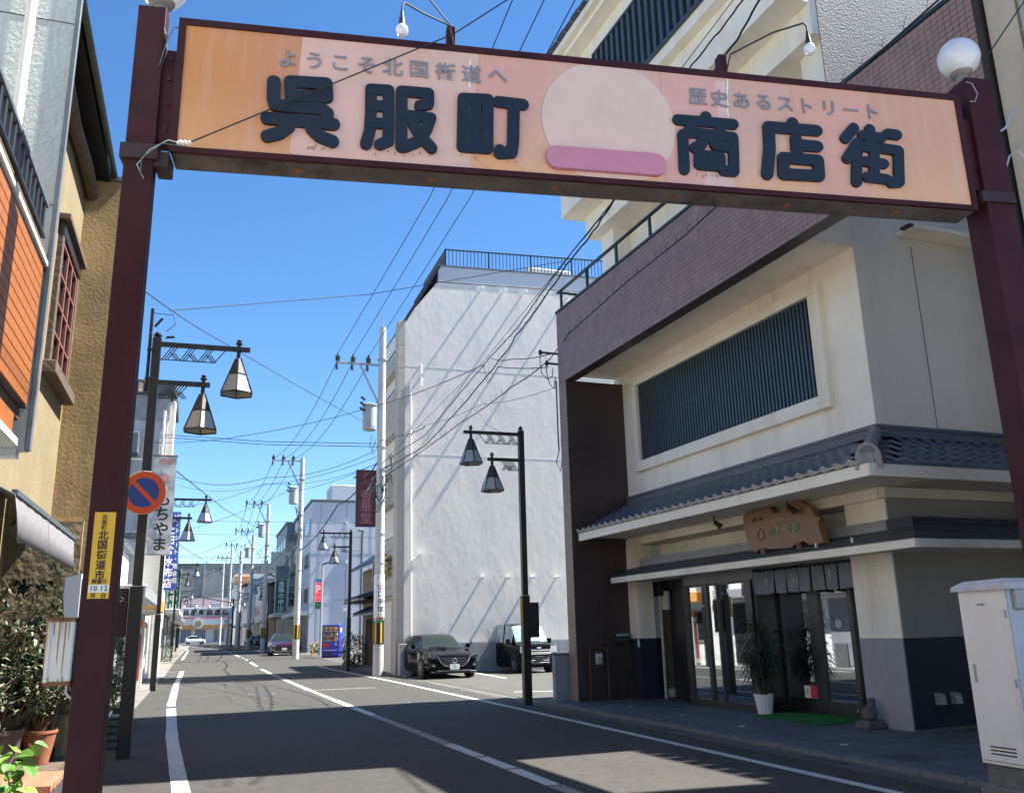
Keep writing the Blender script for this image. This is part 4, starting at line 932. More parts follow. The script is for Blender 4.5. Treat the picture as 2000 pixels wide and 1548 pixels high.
for (u, v) in ((944,1127),(994,1127),(1042,1127),(1090,1127)): p = gY(u, v, 34.2); inst('anchor_peg', pegm, wb, (p.x, 34.44, p.z))
pv_ = white; P = lambda u, v: gY(u, v, 34.36)
MB().tube([P(822, 713)+Vector((0,.1,0)), P(822, 713), P(822, 752), P(802, 753), P(802, 898), P(802, 1257)], .045, 8).build('downpipe', white, wb, True)
for a, b_ in (((802, 898), (819, 886)), ((802, 1097), (820, 1083))): MB().tube([P(*a), P(*b_)+Vector((0,-.1,0))], .045, 8).build('branch_pipe', white, wb, True); MB().lathe(P(*b_)+Vector((0,.05,0)), [(.09, 0), (.09, .25)], 10, axis=(0,-1,0)).build('pipe_end', white, wb)
# street facade (faces the road): corner pillar, balconies, panels, gold letters
stone = mat('pale_stone_siding', (.40, .37, .32), .7, var=.1, vscale=2)
FX = 7.05
MB().bbox(FX, 7.34, 34.40, 35.0, 0, 14.1, .01).build('corner_pillar', stone, wb)
MB().box(FX+.5, 8.5, 35.0, 38.9, 0, 13.4).build('inner_wall', mat('inner_beige', (.3,.27,.23), .8), wb)
MB().bbox(FX, 7.6, 38.6, 39.0, 0, 13.3, .01).build('end_pillar', stone, wb)
for k in range(14): MB().bbox(FX-.012, FX+.29, 34.392, 35.0, .05+k*1.0, .98+k*1.0, .006).build('stone_block', stone, wb)
for (z0, z1) in ((2.95, 5.1), (6.6, 8.0), (9.5, 11.2), (12.2, 12.9)):
    nb_ = int((z1-z0)/.33)
    MB().box(FX+.05, FX+.5, 35.0, 38.6, z0, z1).build('balcony_wall', stone, wb)
    for k in range(nb_): MB().bbox(FX, FX+.05, 35.01, 38.6, z0+k*(z1-z0)/nb_+.008, z0+(k+1)*(z1-z0)/nb_-.008, .004).build('siding_board', stone, wb)
    MB().tube([(FX+.05, 35.0, z1+.15), (FX+.05, 38.6, z1+.15)], .025, 6).build('handrail', framem, wb)
for z0, z1 in ((5.1, 6.6), (8.0, 9.5), (11.2, 12.2)):
    MB().box(FX+.45, FX+.49, 35.2, 36.6, z0+.05, z1).build('window', darkglass, wb)
    MB().box(FX+.44, FX+.485, 37.0, 38.4, z0, z1).build('dark_screen', mat('brown_screen', (0,0,0)), wb)
MB().box(FX+.1, 8.5, 35.0, 38.6, 2.85, 2.95).build('entrance_soffit', stone, wb)
MB().box(FX+.49, FX+.51, 35.0, 38.6, 0, 2.85).build('entrance', darkglass, wb)
for y in (35.4, 36.2, 37.2): MB().bbox(FX+.44, FX+.5, y, y+.08, 0, 2.85, .004).build('door_frame', framem, wb)
MB().lathe((FX+.12, 35.7, 0), [(.05, 0), (.05, 2.85)], 10).build('slim_post', polec, wb)
gold = mat('gold_letter', (.45, .3, .08), .3, metal=.7, var=.1)
for ch, y in zip('佛壇店', (38.1, 36.9, 35.75)): text(ch, .95, gold, (FX-.12, y, 4.15), (0,-1,0), (0,0,1), wb, .09, .02, name='gold_letter')
# low block walls of the car park
lw2 = thing('block_wall', 'light grey block wall along the foot of the white building', 'wall', (0, 0, 0))
blm = mat('grey_block', (.3, .31, .33), .9, var=.12, vscale=3, bump=.2)
MB().box(7.09, 7.5, 33.7, 34.4, 0, 1.0).build('end_wall', grout, lw2); MB().box(7.6, 17.2, 34.24, 34.4, 0, 1.13).build('back_wall', mat('mortar', (.2,.2,.2), .9), lw2)
for j in range(3):
    for i in range(24): MB().bbox(7.6+i*.4+.004, 8.0+i*.4-.004, 34.215, 34.25, j*.375+.006, j*.375+.37, .004).build('block', blm, lw2)
MB().bbox(7.075, 7.52, 33.68, 34.2, .002, 1.14, .01).build('block', blm, lw2)
for i in range(3): pass
st_ = thing('wheel_stop', 'long white concrete kerb at the right end of the car park', 'kerb', (0,0,0)); MB().bbox(15.3, 17.2, 33.6, 33.9, 0, .16, .03).build('kerb', white, st_)

# ================================================================ DARK TIMBER HOUSE
th = thing('timber_house', 'low dark timber house with blue black tiled roofs past the white block', 'building', (0, 0, 0))
tim = mat('dark_timber', (.12, .105, .09), .85, var=.2, vscale=4)
MB().box(7.75, 14, 39.2, 46.2, 0, 4.6).build('body', tim, th)
MB().box(7.55, 14, 39.1, 39.2, 0, 4.5).build('end_wall', tim, th)
for k in range(9): MB().bbox(7.72, 7.76, 39.2, 46.2, 2.9+k*.19, 3.08+k*.19, .004).build('wall_board', mat('brown_board', (.17,.145,.12), .8, var=.15, vscale=5), th)
def slope_roof(par, x0, z0, x1, z1, y0, y1, name='roof'):
    MB().hexa([(x0,y0,z0),(x0,y1,z0),(x1,y1,z1),(x1,y0,z1),(x0,y0,z0+.08),(x0,y1,z0+.08),(x1,y1,z1+.08),(x1,y0,z1+.08)]).build(name, kawara, par)
    n = int((y1-y0)/.3)
    for k in range(n): MB().tube([(x0-.02, y0+.15+k*.3, z0+.1), (x1, y0+.15+k*.3, z1+.1)], .06, 6).build('roof_tile_row', mat('navy_tile', (.025,.045,.09), .3, var=.2), par)
slope_roof(th, 7.15, 4.55, 9.3, 5.9, 39.0, 46.4)
MB().bbox(9.1, 9.5, 39.0, 46.4, 5.9, 6.1, .04).build('ridge', kawara_l, th)
slope_roof(th, 6.75, 3.05, 7.75, 3.35, 41.5, 45.8, 'canopy'); slope_roof(th, 7.05, 2.35, 7.8, 2.65, 39.4, 45.0, 'canopy')
MB().bbox(6.7, 7.8, 41.4, 45.9, 2.98, 3.04, .01).build('eave_board', oldwood, th)
for k in range(14): MB().bbox(7.62, 7.7, 39.5+k*.38, 39.58+k*.38, .1, 2.2, .004).build('lattice_bar', oldwood, th)
MB().box(7.7, 7.76, 39.4, 45, .1, 2.2).build('lattice_backing', darkglass, th)
sb = thing('round_shrub', 'dark clipped shrub at the foot of the timber house', 'shrub', (7.1, 44.5, 0))
def ballf(c, r, zs=1):
    def f(rn):
        a, b_ = rn.uniform(0, 2*PI), math.acos(rn.uniform(-1, 1)); q = rn.uniform(.55, 1)**.5*r*(1+.18*math.sin(a*3+b_*4))
        d = Vector((math.sin(b_)*math.cos(a), math.sin(b_)*math.sin(a), math.cos(b_)*zs)); return Vector(c)+d*q, d+Vector((rn.uniform(-.6,.6), rn.uniform(-.6,.6), rn.uniform(-.4,.6)))
    return f
o = leaves(1400, ballf((0,0,.75), .7), .13, .07, .2, 2).build('foliage', leafd, sb); o['kind'] = 'stuff'
MB().lathe((0,0,0), [(.06,0),(.04,.6)], 6).build('trunk', stem, sb)

# ================================================================ buildings further on, right side
def house(name, label, x0, y0, x1, y1, h, m, win=None, shop_h=0, side=-1, roof='flat', extra=None):
    """block with street facade at x0 (side -1: faces -x; side +1: faces +x)"""
    H0 = gh(y0); t_ = thing(name, label, 'building', (0, 0, H0))
    MB().box(x0, x1, y0, y1, -.1, h).build('wall', m, t_)
    fx_ = x0
    if roof == 'flat':
        MB().bbox(min(x0,x1)-.12, max(x0,x1)+.12, y0-.1, y1+.1, h, h+.22, .02).build('roof_edge', zinc, t_)
    elif roof == 'gable':
        mid = (x0+x1)/2; a, b_ = min(x0,x1)-.6, max(x0,x1)+.6
        MB().prism([(a, y0-.3, h-.1), (mid, y0-.3, h+abs(x1-x0)*.24), (b_, y0-.3, h-.1), (b_, y0-.3, h), (mid, y0-.3, h+abs(x1-x0)*.24+.15), (a, y0-.3, h)], (0, y1-y0+.6, 0)).build('roof', slate, t_)
        MB().prism([(min(x0,x1), y0, h-.1), (mid, y0, h+abs(x1-x0)*.24-.1), (max(x0,x1), y0, h-.1)], (0, y1-y0, 0)).build('gable', m, t_)
    s = side
    if win:
        n, rows = win; L_ = y1-y0
        for j in range(rows):
            z0 = shop_h+.9+j*(h-shop_h-.6)/rows
            for i in range(n):
                a = y0+L_*(i+.18)/n; b_ = y0+L_*(i+.82)/n
                f = MB().bbox(fx_+s*.0, fx_+s*.07, a, b_, z0, z0+1.25, .01).build('window', galv, t_)
                MB().box(fx_+s*.071, fx_+s*.08, a+.07, (a+b_)/2-.03, z0+.07, z0+1.18).build('pane', darkglass, f)
                MB().box(fx_+s*.071, fx_+s*.08, (a+b_)/2+.03, b_-.07, z0+.07, z0+1.18).build('pane', darkglass, f)
    if shop_h:
        MB().bbox(fx_, fx_+s*.9, y0+.1, y1-.1, shop_h, shop_h+.35, .03).build('canopy', random.choice([galv, slate, offwhite]), t_)
        n = max(2, int((y1-y0)/2))
        for i in range(n):
            a = y0+(y1-y0)*(i+.08)/n; b_ = y0+(y1-y0)*(i+.92)/n
            MB().bbox(fx_, fx_+s*.05, a, b_, .1, shop_h-.15, .01).build('shop_front', random.choice([darkglass, framem, greyhead]), t_)
    return t_
panel = mat('pale_panel', (.52, .54, .60), .6, var=.03)
pb_ = house('panel_building', 'big pale lilac panelled block with small pegs behind the vending machine', 7.9, 72, 24, 86, 11.6, panel, (3, 3), 2.8)
for x in [8.6+i*2.05 for i in range(7)]: MB().box(x, x+.03, 71.975, 71.99, .1, 11.5).build('panel_joint', mat('joint_grey', (.3,.31,.36), .8, var=0), pb_)
for z in (3.9, 7.7): MB().box(7.95, 23.9, 71.972, 71.988, z, z+.03).build('panel_joint', mat('joint_grey', (0,0,0)), pb_)
pg2 = MB().lathe((0,0,0), [(.07, 0), (.07, .5), (.12, .5), (.12, .6)], 8, axis=(0,-1,0)).mesh('anchor_peg', white)
for (u, v) in ((677,1022),(676,1097),(672,1190)): p = gY(u, v, 71.7); inst('anchor_peg', pg2, pb_, (p.x, 72, p.z-gh(72)))
MB().bbox(9.5, 13, 73, 76, 11.8, 13.2, .05).build('roof_screen', mat('screen_grey', (.5,.52,.55), .6), pb_)
for k in range(16): MB().box(13+k*.3, 13.03+k*.3, 72.3, 72.33, 11.8, 12.9).build('roof_rail', galv, pb_)
MB().tube([(11.9, 71.85, 0.1), (11.9, 71.85, 9.0), (12.0, 71.8, 9.3), (11.6, 71.8, 9.4)], .09, 6).build('downpipe', zinc, pb_)
ar = thing('orange_barrier', 'orange tubular barrier beside the vending machine', 'barrier', (0,0,0))
for x in (7.0, 9.9, 10.6): MB().tube([(x, 61, .1), (x, 61, 1.0), (x+.5, 61, 1.0), (x+.5, 61, .1)], .05, 6).build('hoop', mat('safety_orange', (.7,.22,.02), .5, var=0), ar)
bushes = thing('low_bushes', 'pale low bushes and stones in front of the panelled block', 'shrub', (0,0,.2))
o = leaves(1200, lambda rn: ((rn.uniform(7.6, 10.5), rn.uniform(67, 69), rn.uniform(0, .6)), (rn.uniform(-1,1), rn.uniform(-1,1), .5)), .25, .12, .2, 8).build('foliage', leafo, bushes); o['kind'] = 'stuff'
house('dark_glass_building', 'grey green building with big upper windows beside the panelled block', 7.3, 87.5, 16, 100, 11.6, mat('grey_green_wall', (.16,.19,.19), .5), (4, 3), 3)
h2 = house('brown_shop', 'narrow brown shop house with awning behind the dark red car', 6.9, 101, 15, 112, 6.6, mat('brown_wall', (.2,.15,.11), .8), (3, 1), 2.7, roof='gable')
h3 = house('stepped_shop', 'pale two storey shop with green and white side banner', 6.7, 113, 15, 124, 7.4, offwhite, (3, 1), 2.8)
h4 = house('grey_house', 'grey metal sided house halfway down the right side', 6.3, 125, 15, 138, 8.5, mat('metal_blue_grey', (.3,.33,.37), .5), (3, 2), 2.6)
h5 = house('white_gable_house', 'white gabled house near the far end of the right side', 5.8, 139, 13, 153, 8.4, whitew, (3, 2), 2.6, roof='gable')
h6 = house('orange_sign_building', 'cream block with an orange sign band high on the wall', 5.0, 160, 14, 172, 11.6, cream, (3, 3), 3)
MB().bbox(5.1, 7.4, 159.7, 159.95, 9.6, 11.1, .02).build('sign_band', mat('orange_band', (.6,.26,.06), .6), h6); text('信用金庫', .5, mat('sign_grey', (.5,.42,.3), .6), (6.25, 159.68, 10.35), (1,0,0), (0,0,1), h6, .03)
# end of the street
e1 = house('pink_orange_store', 'low store with pink roof edge and orange white fascia across the far junction', -6, 216, 14, 226, 6.2, offwhite, None, 0)
MB().bbox(-5.5, 13.8, 214.6, 216, 3.2, 3.9, .05).build('fascia_orange', mat('orange_fascia', (.75,.3,.08), .5), e1); MB().bbox(-5.5, 13.8, 214.55, 216, 3.9, 5.3, .05).build('fascia_white', mat('store_white', (.75,.72,.68), .5), e1)
MB().bbox(-5.6, 13.9, 214.4, 216.2, 5.3, 5.75, .05).build('fascia_pink', mat('pink_fascia', (.65,.06,.16), .5), e1)
MB().lathe((-.5, 214.4, 4.3), [(1.2, 0), (1.2, .15)], 20, axis=(0,-1,0)).build('round_emblem', offwhite, e1); MB().lathe((-.5, 214.2, 4.1), [(.7, 0), (.7, .05)], 16, axis=(0,-1,0)).build('emblem_centre', mat('olive', (.25,.25,.08), .5), e1)
text('新ほまれ', 1.1, blackink, (7.2, 214.5, 4.55), (1,0,0), (0,0,1), e1, .03)
for x in (-4, -1, 3, 6, 9.5): MB().bbox(x, x+2.2, 215.9, 216, .3, 2.9, .02).build('shop_front', greyhead, e1)
MB().box(-6, 14, 216.5, 226, 6.2, 9.8).build('upper_wall', mat('pale_pink_wall', (.55,.48,.47), .7), e1)
for x in (-3, 2, 6.5): MB().bbox(x, x+2.4, 216.4, 216.5, 7, 8.6, .02).build('window', galv, e1)
e2 = house('far_grey_block', 'wide grey concrete block closing the view at the far end', -14, 240, 20, 255, 19, mat('far_grey', (.22,.235,.225), .85, var=.25, vscale=.3), None, 0)
for k in range(5):
    MB().box(-14+k*7, -13.7+k*7, 239.8, 240, 0, 19).build('panel_joint', mat('joint_grey', (0,0,0)), e2)
for k in range(10): MB().box(-13+k*3.4, -12.9+k*3.4, 241, 241.1, 19.2, 20.8).build('roof_rail', galv, e2)
MB().box(-13, 18, 241, 241.1, 20.7, 20.85).build('roof_rail', galv, e2)

# ================================================================ LEFT SIDE
# --- yellow plaster building with a projecting wing wall
yb = thing('yellow_plaster_building', 'old yellow ochre plastered house with red window and deep eave on the left', 'building', (0, 0, 0))
MB().box(-9, -1.8, 8.0, 12.0, 2.95, 7.9).build('street_wall', ycream, yb)
MB().box(-9, -1.8, 8.0, 9.55, 0, 2.948).build('pier', ycream, yb)
MB().box(-9, -3.4, 9.55, 12.0, 0, 2.948).build('recess_back', stonew, yb)
MB().box(-3.4, -1.42, 11.93, 11.998, 0, 2.948).build('rough_facing', stonew, yb)
MB().box(-9, -1.34, 12.0, 12.45, 0, 7.55).build('wing_wall', ochre, yb)
MB().box(-9, -1.32, 11.97, 12.5, 7.56, 7.62).build('wing_cap', zinc, yb)
MB().box(-9, -1.9, 12.45, 16.5, 0, 7.4).build('rear_wall', ochre, yb)
# eave: gutter board, soffit, fascia log
MB().hexa([(-1.48, 8.3, 7.62), (-1.48, 12.05, 7.62), (-4.5, 12.05, 9.1), (-4.5, 8.3, 9.1), (-1.48, 8.3, 7.70), (-1.48, 12.05, 7.70), (-4.5, 12.05, 9.2), (-4.5, 8.3, 9.2)]).build('roof', slate, yb)
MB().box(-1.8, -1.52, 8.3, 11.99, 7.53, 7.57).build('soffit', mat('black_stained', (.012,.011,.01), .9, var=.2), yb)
MB().tube([(-1.47, 8.25, 7.62), (-1.47, 12.05, 7.62)], .045, 8).build('gutter', railm, yb, True)
lg = MB().tube([(-1.72, 8.3, 7.30), (-1.71, 9.3, 7.33), (-1.73, 10.2, 7.29), (-1.71, 11.2, 7.32), (-1.72, 11.98, 7.3)], .085, 8).build('eave_beam', oldwood, yb, True)
# red window
wy = MB().bbox(-1.84, -1.73, 10.42, 11.84, 6.02, 6.2, .008).build('window', framem, yb)
MB().bbox(-1.84, -1.68, 10.36, 11.9, 6.2, 6.27, .006).build('hood', oldwood, wy); MB().bbox(-1.84, -1.66, 10.36, 11.9, 4.38, 4.52, .008).build('sill', oldwood, wy)
for y in (10.42, 11.74): MB().bbox(-1.84, -1.74, y, y+.1, 4.5, 6.02, .006).build('jamb', oldwood, wy)
MB().box(-1.83, -1.79, 10.5, 11.75, 4.5, 6.05).build('pane', darkglass, wy)
for y in (10.54, 10.95, 11.3, 11.68): MB().bbox(-1.785, -1.75, y, y+.045, 4.52, 6.02, .004).build('stile', redwood, wy)
for z in (4.55, 4.9, 5.25, 5.6, 5.96): MB().bbox(-1.782, -1.752, 10.54, 11.72, z, z+.035, .004).build('glazing_bar', redwood, wy)
# ground floor: rough wall, awning
aw2 = thing('shop_awning', 'short grey canvas awning in two pieces under the yellow wall', 'awning', (0,0,0))
awc = mat('awning_canvas', (.2, .195, .205), .9, var=.08)
for (y0, y1) in ((7.72, 9.36), (9.40, 11.25)):
    b = MB(); n = 14
    for i in range(n+1):
        y = y0+(y1-y0)*i/n; sag = .012*math.sin(i*1.9+y0)
        b.v += [(-1.80, y, 2.86), (-1.42, y, 2.66), (-1.40+sag, y, 2.48), (-1.385+sag*1.5, y, 2.31+sag*.6)]
    for i in range(n):
        k = 4*i
        for j in range(3): b.f.append((k+j, k+j+1, k+j+5, k+j+4))
    o = b.build('canvas', awc, aw2, True); sm_ = o.modifiers.new('s', 'SOLIDIFY'); sm_.thickness = .006
    MB().bbox(-1.45, -1.405, y0, y1, 2.65, 2.70, .004).build('front_bar', mat('slate_bar', (.07,.09,.10), .5, var=.1), aw2)
lp_ = thing('wall_lamp', 'dark bracket lamp on the rough wall under the awning', 'lamp', (-1.95, 10.6, 2.75))
MB().tube([(0,0,0), (.1,-.2,.05), (.18,-.3,0)], .012, 6).build('arm', blackp, lp_); MB().lathe((.18,-.3,-.06), [(.07,0),(.05,.06),(.02,.08)], 12).build('shade', zinc, lp_, True)

# --- orange tiled building with grey wing
ob = thing('orange_tiled_building', 'grey plastered building with glossy orange tiled bay and dark railing, left edge', 'building', (0,0,0))
XG = -1.36; YG = 7.72
MB().box(-7, XG-.03, YG, 7.90, 3.02, 14).build('wing_wall', greyplaster, ob)
MB().bbox(XG-.035, XG+.008, YG-.02, YG+.03, 3.0, 14, .006).build('corner_flashing', zinc, ob)
MB().box(-7, XG-.1, YG+.02, 7.88, 2.96, 3.02).build('underside', offwhite, ob)
for z in (5.12, 6.9, 8.2): MB().box(-7, XG-.04, YG-.004, YG+.002, z, z+.008).build('render_joint', grout, ob)
MB().box(-7, -2.3, 2.5, YG, 0, 14).build('main_wall', greyplaster, ob)
XT = -1.41
bay = MB().box(-2.6, XT, 3.2, YG-.01, 3.34, 4.51).build('bay', grout, ob)
tm2 = MB().bbox(0, .012, .003, .152, .003, .087, .003).mesh('tile', orange)
cnt = 0; b = MB(); gy0, gz0 = 3.3, 3.62
Pz = [gX(89, 540, XT), gX(56, 800, XT)]
for j in range(28, -1, -1):
    for i in range(13):
        y = 3.28+j*.155
        if y+.155 > YG-.01: continue
        z = 3.34+i*.09
        if cnt < 290: inst('tile', tm2, bay, (XT, y, z), (random.uniform(-.004,.004), random.uniform(-.006,.006), 0)); cnt += 1
        else: b.box(XT, XT+.012, y+.003, y+.152, z+.003, z+.087)
if b.v: o = b.build('tile_field', orange, bay); o['kind'] = 'stuff'
MB().bbox(-2.6, XT+.03, 3.2, YG-.005, 4.55, 4.60, .006).build('bay_sill', offwhite, bay); MB().bbox(-2.6, XT+.01, 3.2, YG-.004, 4.515, 4.545, .004).build('bay_sill', framem, bay); MB().bbox(-2.6, XT+.01, 3.2, YG-.004, 4.605, 4.68, .006).build('bay_sill', oldwood, bay)
MB().bbox(-2.6, XT-.05, 3.2, YG-.01, 3.24, 3.335, .006).build('bay_beam', oldwood, bay)
MB().box(-2.6, XT-.04, 3.2, YG-.25, 3.07, 3.235).build('lower_band', orange, bay); MB().bbox(-2.6, XT+.0, 3.2, YG-.2, 2.99, 3.065, .01).build('canopy_edge', offwhite, bay)
# balcony railing above the bay
ry = MB().bbox(XT-.02, XT+.03, 3.2, YG-.25, 4.97, 5.01, .004).build('balcony_railing', zinc, ob)
MB().bbox(XT-.02, XT+.03, 3.2, YG-.25, 4.70, 4.73, .004).build('rail_bar', framem, ry)
for k in range(26): MB().bbox(XT-.01, XT+.02, 3.5+k*.155, 3.54+k*.155, 4.73, 4.97, .003).build('baluster', framem, ry)
MB().tube([(XG-.38, YG-.06, 5.3), (XG-.38, YG-.06, 14)], .045, 10).build('downpipe', offwhite, ob, True)
MB().bbox(XG-.35, XG-.03, YG-.16, YG-.005, 8.25, 8.6, .01).build('bracket_block', greyplaster, ob)
MB().bbox(-7.2, -.9, 3, 8.6, 14, 14.3, .05).build('roof_edge', zinc, ob)

# --- grey corrugated building, white canopy shop, beige blocks
gb = thing('corrugated_building', 'tall pale ribbed metal building with dark tiled top behind the gate post', 'building', (0,0,0))
rib = mat('pale_ribbed_metal', (.50, .49, .47), .5, var=.05, stain=(.35,.3,.25), sscale=1, samt=.3, streak=True)
MB().box(-9, -1.85, 40, 45, 0, 11.7).build('wall', rib, gb)
for k in range(20): MB().box(-9+k*.36, -8.96+k*.36, 39.96, 40, 3, 10.6).build('rib', rib, gb)
MB().bbox(-9.2, -1.6, 39.7, 45.2, 11.7, 12.35, .05).build('parapet', slate, gb); MB().box(-9, -1.8, 39.93, 39.99, 10.6, 11.7).build('grey_band', mat('weathered_band', (.3,.31,.3), .8, var=.25), gb)
MB().bbox(-1.85, -1.6, 40.4, 41.2, 0, 11.6, .02).build('corner_pilaster', offwhite, gb)
MB().bbox(-4.4, -2.9, 39.2, 39.95, 9.0, 9.9, .03).build('vent_box', zinc, gb); MB().tube([(-3.4, 39.6, 9.0), (-3.5, 39.4, 7.9), (-3.7, 39.6, 6.9)], .16, 8).build('vent_duct', galv, gb, True)
MB().tube([(-2.0, 39.9, 0.2), (-2.0, 39.9, 11)], .06, 6).build('downpipe', white, gb)
for (nm_, lb, x0, y0, x1, y1, h, m, wn_, sh_) in (
    ('grey_shed', 'low grey and dark building between the post and the lamp', -9, 17.5, -2.3, 23.5, 3.4, mat('shed_grey', (.66,.66,.64), .7), None, 0),
    ('low_store', 'low pale store between the grey shed and the white banner', -9, 24, -2.2, 30, 4.0, whitew, None, 2.5),
    ('white_canopy_shop', 'cream shop with box canopy striped red and orange on the left', -9, 30.5, -1.95, 38.5, 4.6, offwhite, (3,1), 0),
    ('beige_block', 'beige two storey block beyond the blue banner', -9, 46.5, -2.1, 58, 6.6, mat('beige_wall', (.52,.45,.34), .8), (3,2), 0),
    ('dark_narrow_house', 'dark narrow house left of the road', -9, 62, -2.2, 73, 7.2, mat('dark_wall', (.1,.1,.1), .7), (3,1), 2.8),
    ('pale_blue_house', 'pale blue clad house left of the road', -9, 74, -2.3, 92, 5.4, mat('pale_blue_wall', (.4,.46,.5), .6), (4,1), 2.6),
    ('grey_tiled_house', 'grey roofed house in the distance on the left', -10, 94, -3.0, 116, 7.2, mat('far_beige', (.42,.4,.36), .7), (4,1), 2.6),
    ('far_left_house', 'last low house before the far arch on the left', -11, 122, -3.6, 150, 9.2, mat('far_white', (.5,.5,.5), .7), (4,2), 2.6)):
    hh = house(nm_, lb, x1, y0, x0, y1, h, m, wn_, sh_, side=1, roof='gable' if 'tiled' in nm_ or nm_ == 'far_left_house' else 'flat')
    if nm_ == 'white_canopy_shop':
        MB().prism([(-2.0, 31, 2.35), (-1.45, 31, 2.45), (-1.35, 31, 2.8), (-1.35, 31, 4.4), (-1.6, 31, 5.2), (-2.0, 31, 5.5)], (0, 5.5, 0)).build('box_canopy', offwhite, hh)
        MB().bbox(-1.98, -1.33, 30.96, 36.5, 2.45, 2.85, .02).build('orange_band', mat('orange_band', (0,0,0)), hh); MB().bbox(-1.4, -1.32, 31.5, 33.2, 3.4, 4.4, .02).build('red_band', redink, hh)
    if nm_ == 'grey_shed':
        MB().lathe((-2.1, 21, 2.75), [(.001,0),(.09,.03),(.14,.1),(.15,.17),(.12,.25),(.05,.3),(.001,.31)], 16).build('round_lamp', white, hh, True)
        MB().box(-2.3, -1.75, 17.4, 23.5, 1.75, 2.45).build('dark_band', blackp, hh)
# ================================================================ LAMP POSTS
def lamp_post(label, x, y, rz, arms=True):
    t_ = thing('street_lamp', label, 'street lamp', (x, y, gh(y)), rz, 'twin lantern street lamps')
    MB().bbox(-.062, .062, -.062, .062, 2.25, 5.96, .004).build('pole', steel_dark, t_)
    MB().bbox(-.085, .085, -.085, .085, -.03, 2.26, .005).build('pole_base', steel_dark, t_)
    MB().bbox(-.087, .087, -.087, .087, 2.26, 2.275, .003).build('collar', galv, t_)
    MB().lathe((0,0,5.96), [(.03,0),(.03,.03),(.065,.035),(.065,.05),(.03,.06),(.045,.07),(.02,.1),(.001,.115)], 12).build('finial', steel_dark, t_, True)
    for z, L_, n, lx in ((5.87, 1.36, 3, 1.19), (5.27, .80, 2, .70)):
        a = MB().bbox(.06, L_, -.035, .035, z-.035, z+.035, .004).build('arm', steel_dark, t_)
        x1 = L_-.42 if n == 3 else L_-.38; b = MB(); b_ = lambda p, q: b.tube([(p[0],0,p[1]), (q[0],0,q[1])], .0095, 4)
        b_((.06, z-.24), (x1-.1, z-.24)); b_((x1-.1, z-.24), (x1+.05, z-.04))
        w_ = (x1-.16)/n
        for k in range(n):
            xa = .08+k*w_
            for d in (0, .045, .09): b_((xa+d*.9, z-.24), (xa+.13+d*.9, z-.04))
            for d in (0, .06, .12): b_((xa+.12+d*.55, z-.13-d*.0), (xa+.2+d*.5, z-.24))
        b.build('lattice_bracket', steel_dark, a)
        MB().lathe((lx,0,z+.035), [(.025,0),(.03,.04),(.055,.05),(.055,.062),(.025,.07),(.03,.09),(.045,.1),(.02,.12),(.001,.13)], 12).build('finial', steel_dark, a, True)
        h = MB().bbox(lx-.028, lx+.028, -.028, .028, z-.16, z-.03, .003).build('lantern', steel_dark, t_)
        # hexagonal lantern: sheet upper half, glazed lower half, ribs
        zt, zm, zb = z-.15, z-.42, z-.72; rt, rm, rb = .045, .15, .262
        hx = lambda r, zz, k: Vector((lx+r*math.cos(PI/3*k+PI/6), r*math.sin(PI/3*k+PI/6), zz))
        u = MB(); g = MB(); fr = MB()
        for k in range(6):
            u.quad(hx(rt,zt,k), hx(rt,zt,k+1), hx(rm,zm,k+1), hx(rm,zm,k)); g.quad(hx(rm*.98,zm,k), hx(rm*.98,zm,k+1), hx(rb*.98,zb,k+1), hx(rb*.98,zb,k))
            fr.tube([hx(rt,zt,k), hx(rb,zb,k)], .013, 4); fr.tube([hx(rb,zb,k), hx(rb,zb,k+1)], .013, 4); fr.tube([hx(rm,zm,k), hx(rm,zm,k+1)], .010, 4)
            fr.tube([hx(rb-.05,zb+.1,k), hx(rb-.05,zb+.1,k+1)], .006, 4)
        u.build('hood', mat('lantern_hood', (.055,.048,.038), .6, var=.15), h); g.build('glass', mat('frosted_glass', (.36,.38,.38), .3, var=.04), h); fr.build('frame', steel_dark, h)
        MB().lathe((lx,0,z-.62), [(.001,0),(.10,.02),(.12,.1),(.06,.22),(.02,.28)], 14).build('diffuser', mat('milky', (.55,.56,.55), .4, var=0), h, True)
    return t_
L1 = lamp_post('near left black twin lantern post carrying the round blue and red sign', -.88, 13.83, R(-1))
def again(lb, x, y, rz): return dup(L1, (x, y, gh(y)), rz, lb)
again('black twin lantern post at the shadow edge in front of the car park', 6.69, 18.72, PI)
again('black twin lantern post on the left behind the white hanging banner', -1.26, 30.4, 0)
again('black twin lantern post before the dark timber house', 6.1, 39.9, PI)
again('black twin lantern post on the left beyond the blue banner', -1.62, 61.5, 0)
again('black twin lantern post right of the far dark red car', 5.9, 88, PI)
again('black twin lantern post on the right near the walking person', 5.1, 104, PI)
again('black twin lantern post on the far right beyond the walking person', 4.8, 122, PI)
again('black twin lantern post far off on the left before the arch', -2.2, 98, 0)
ws1 = thing('switch_box', 'dark flat box on the near left lamp post', 'box', (-1.1, 13.83, 0)); MB().bbox(-.12, .12, -.05, .05, 1.58, 2.24, .01).build('box', maroon2, ws1)
ws2 = thing('switch_box', 'dark flat box on the lamp post by the car park', 'box', (6.87, 18.72, 0)); MB().bbox(-.1, .12, -.06, .06, 1.38, 2.12, .01).build('box', blackp, ws2)
bp_ = thing('pole_notice', 'narrow yellow notice strip on the lamp post by the car park', 'sign', (6.585, 18.64, 0)); MB().box(-.03, .015, -.01, 0, 1.72, 2.2).build('strip', ylw, bp_)
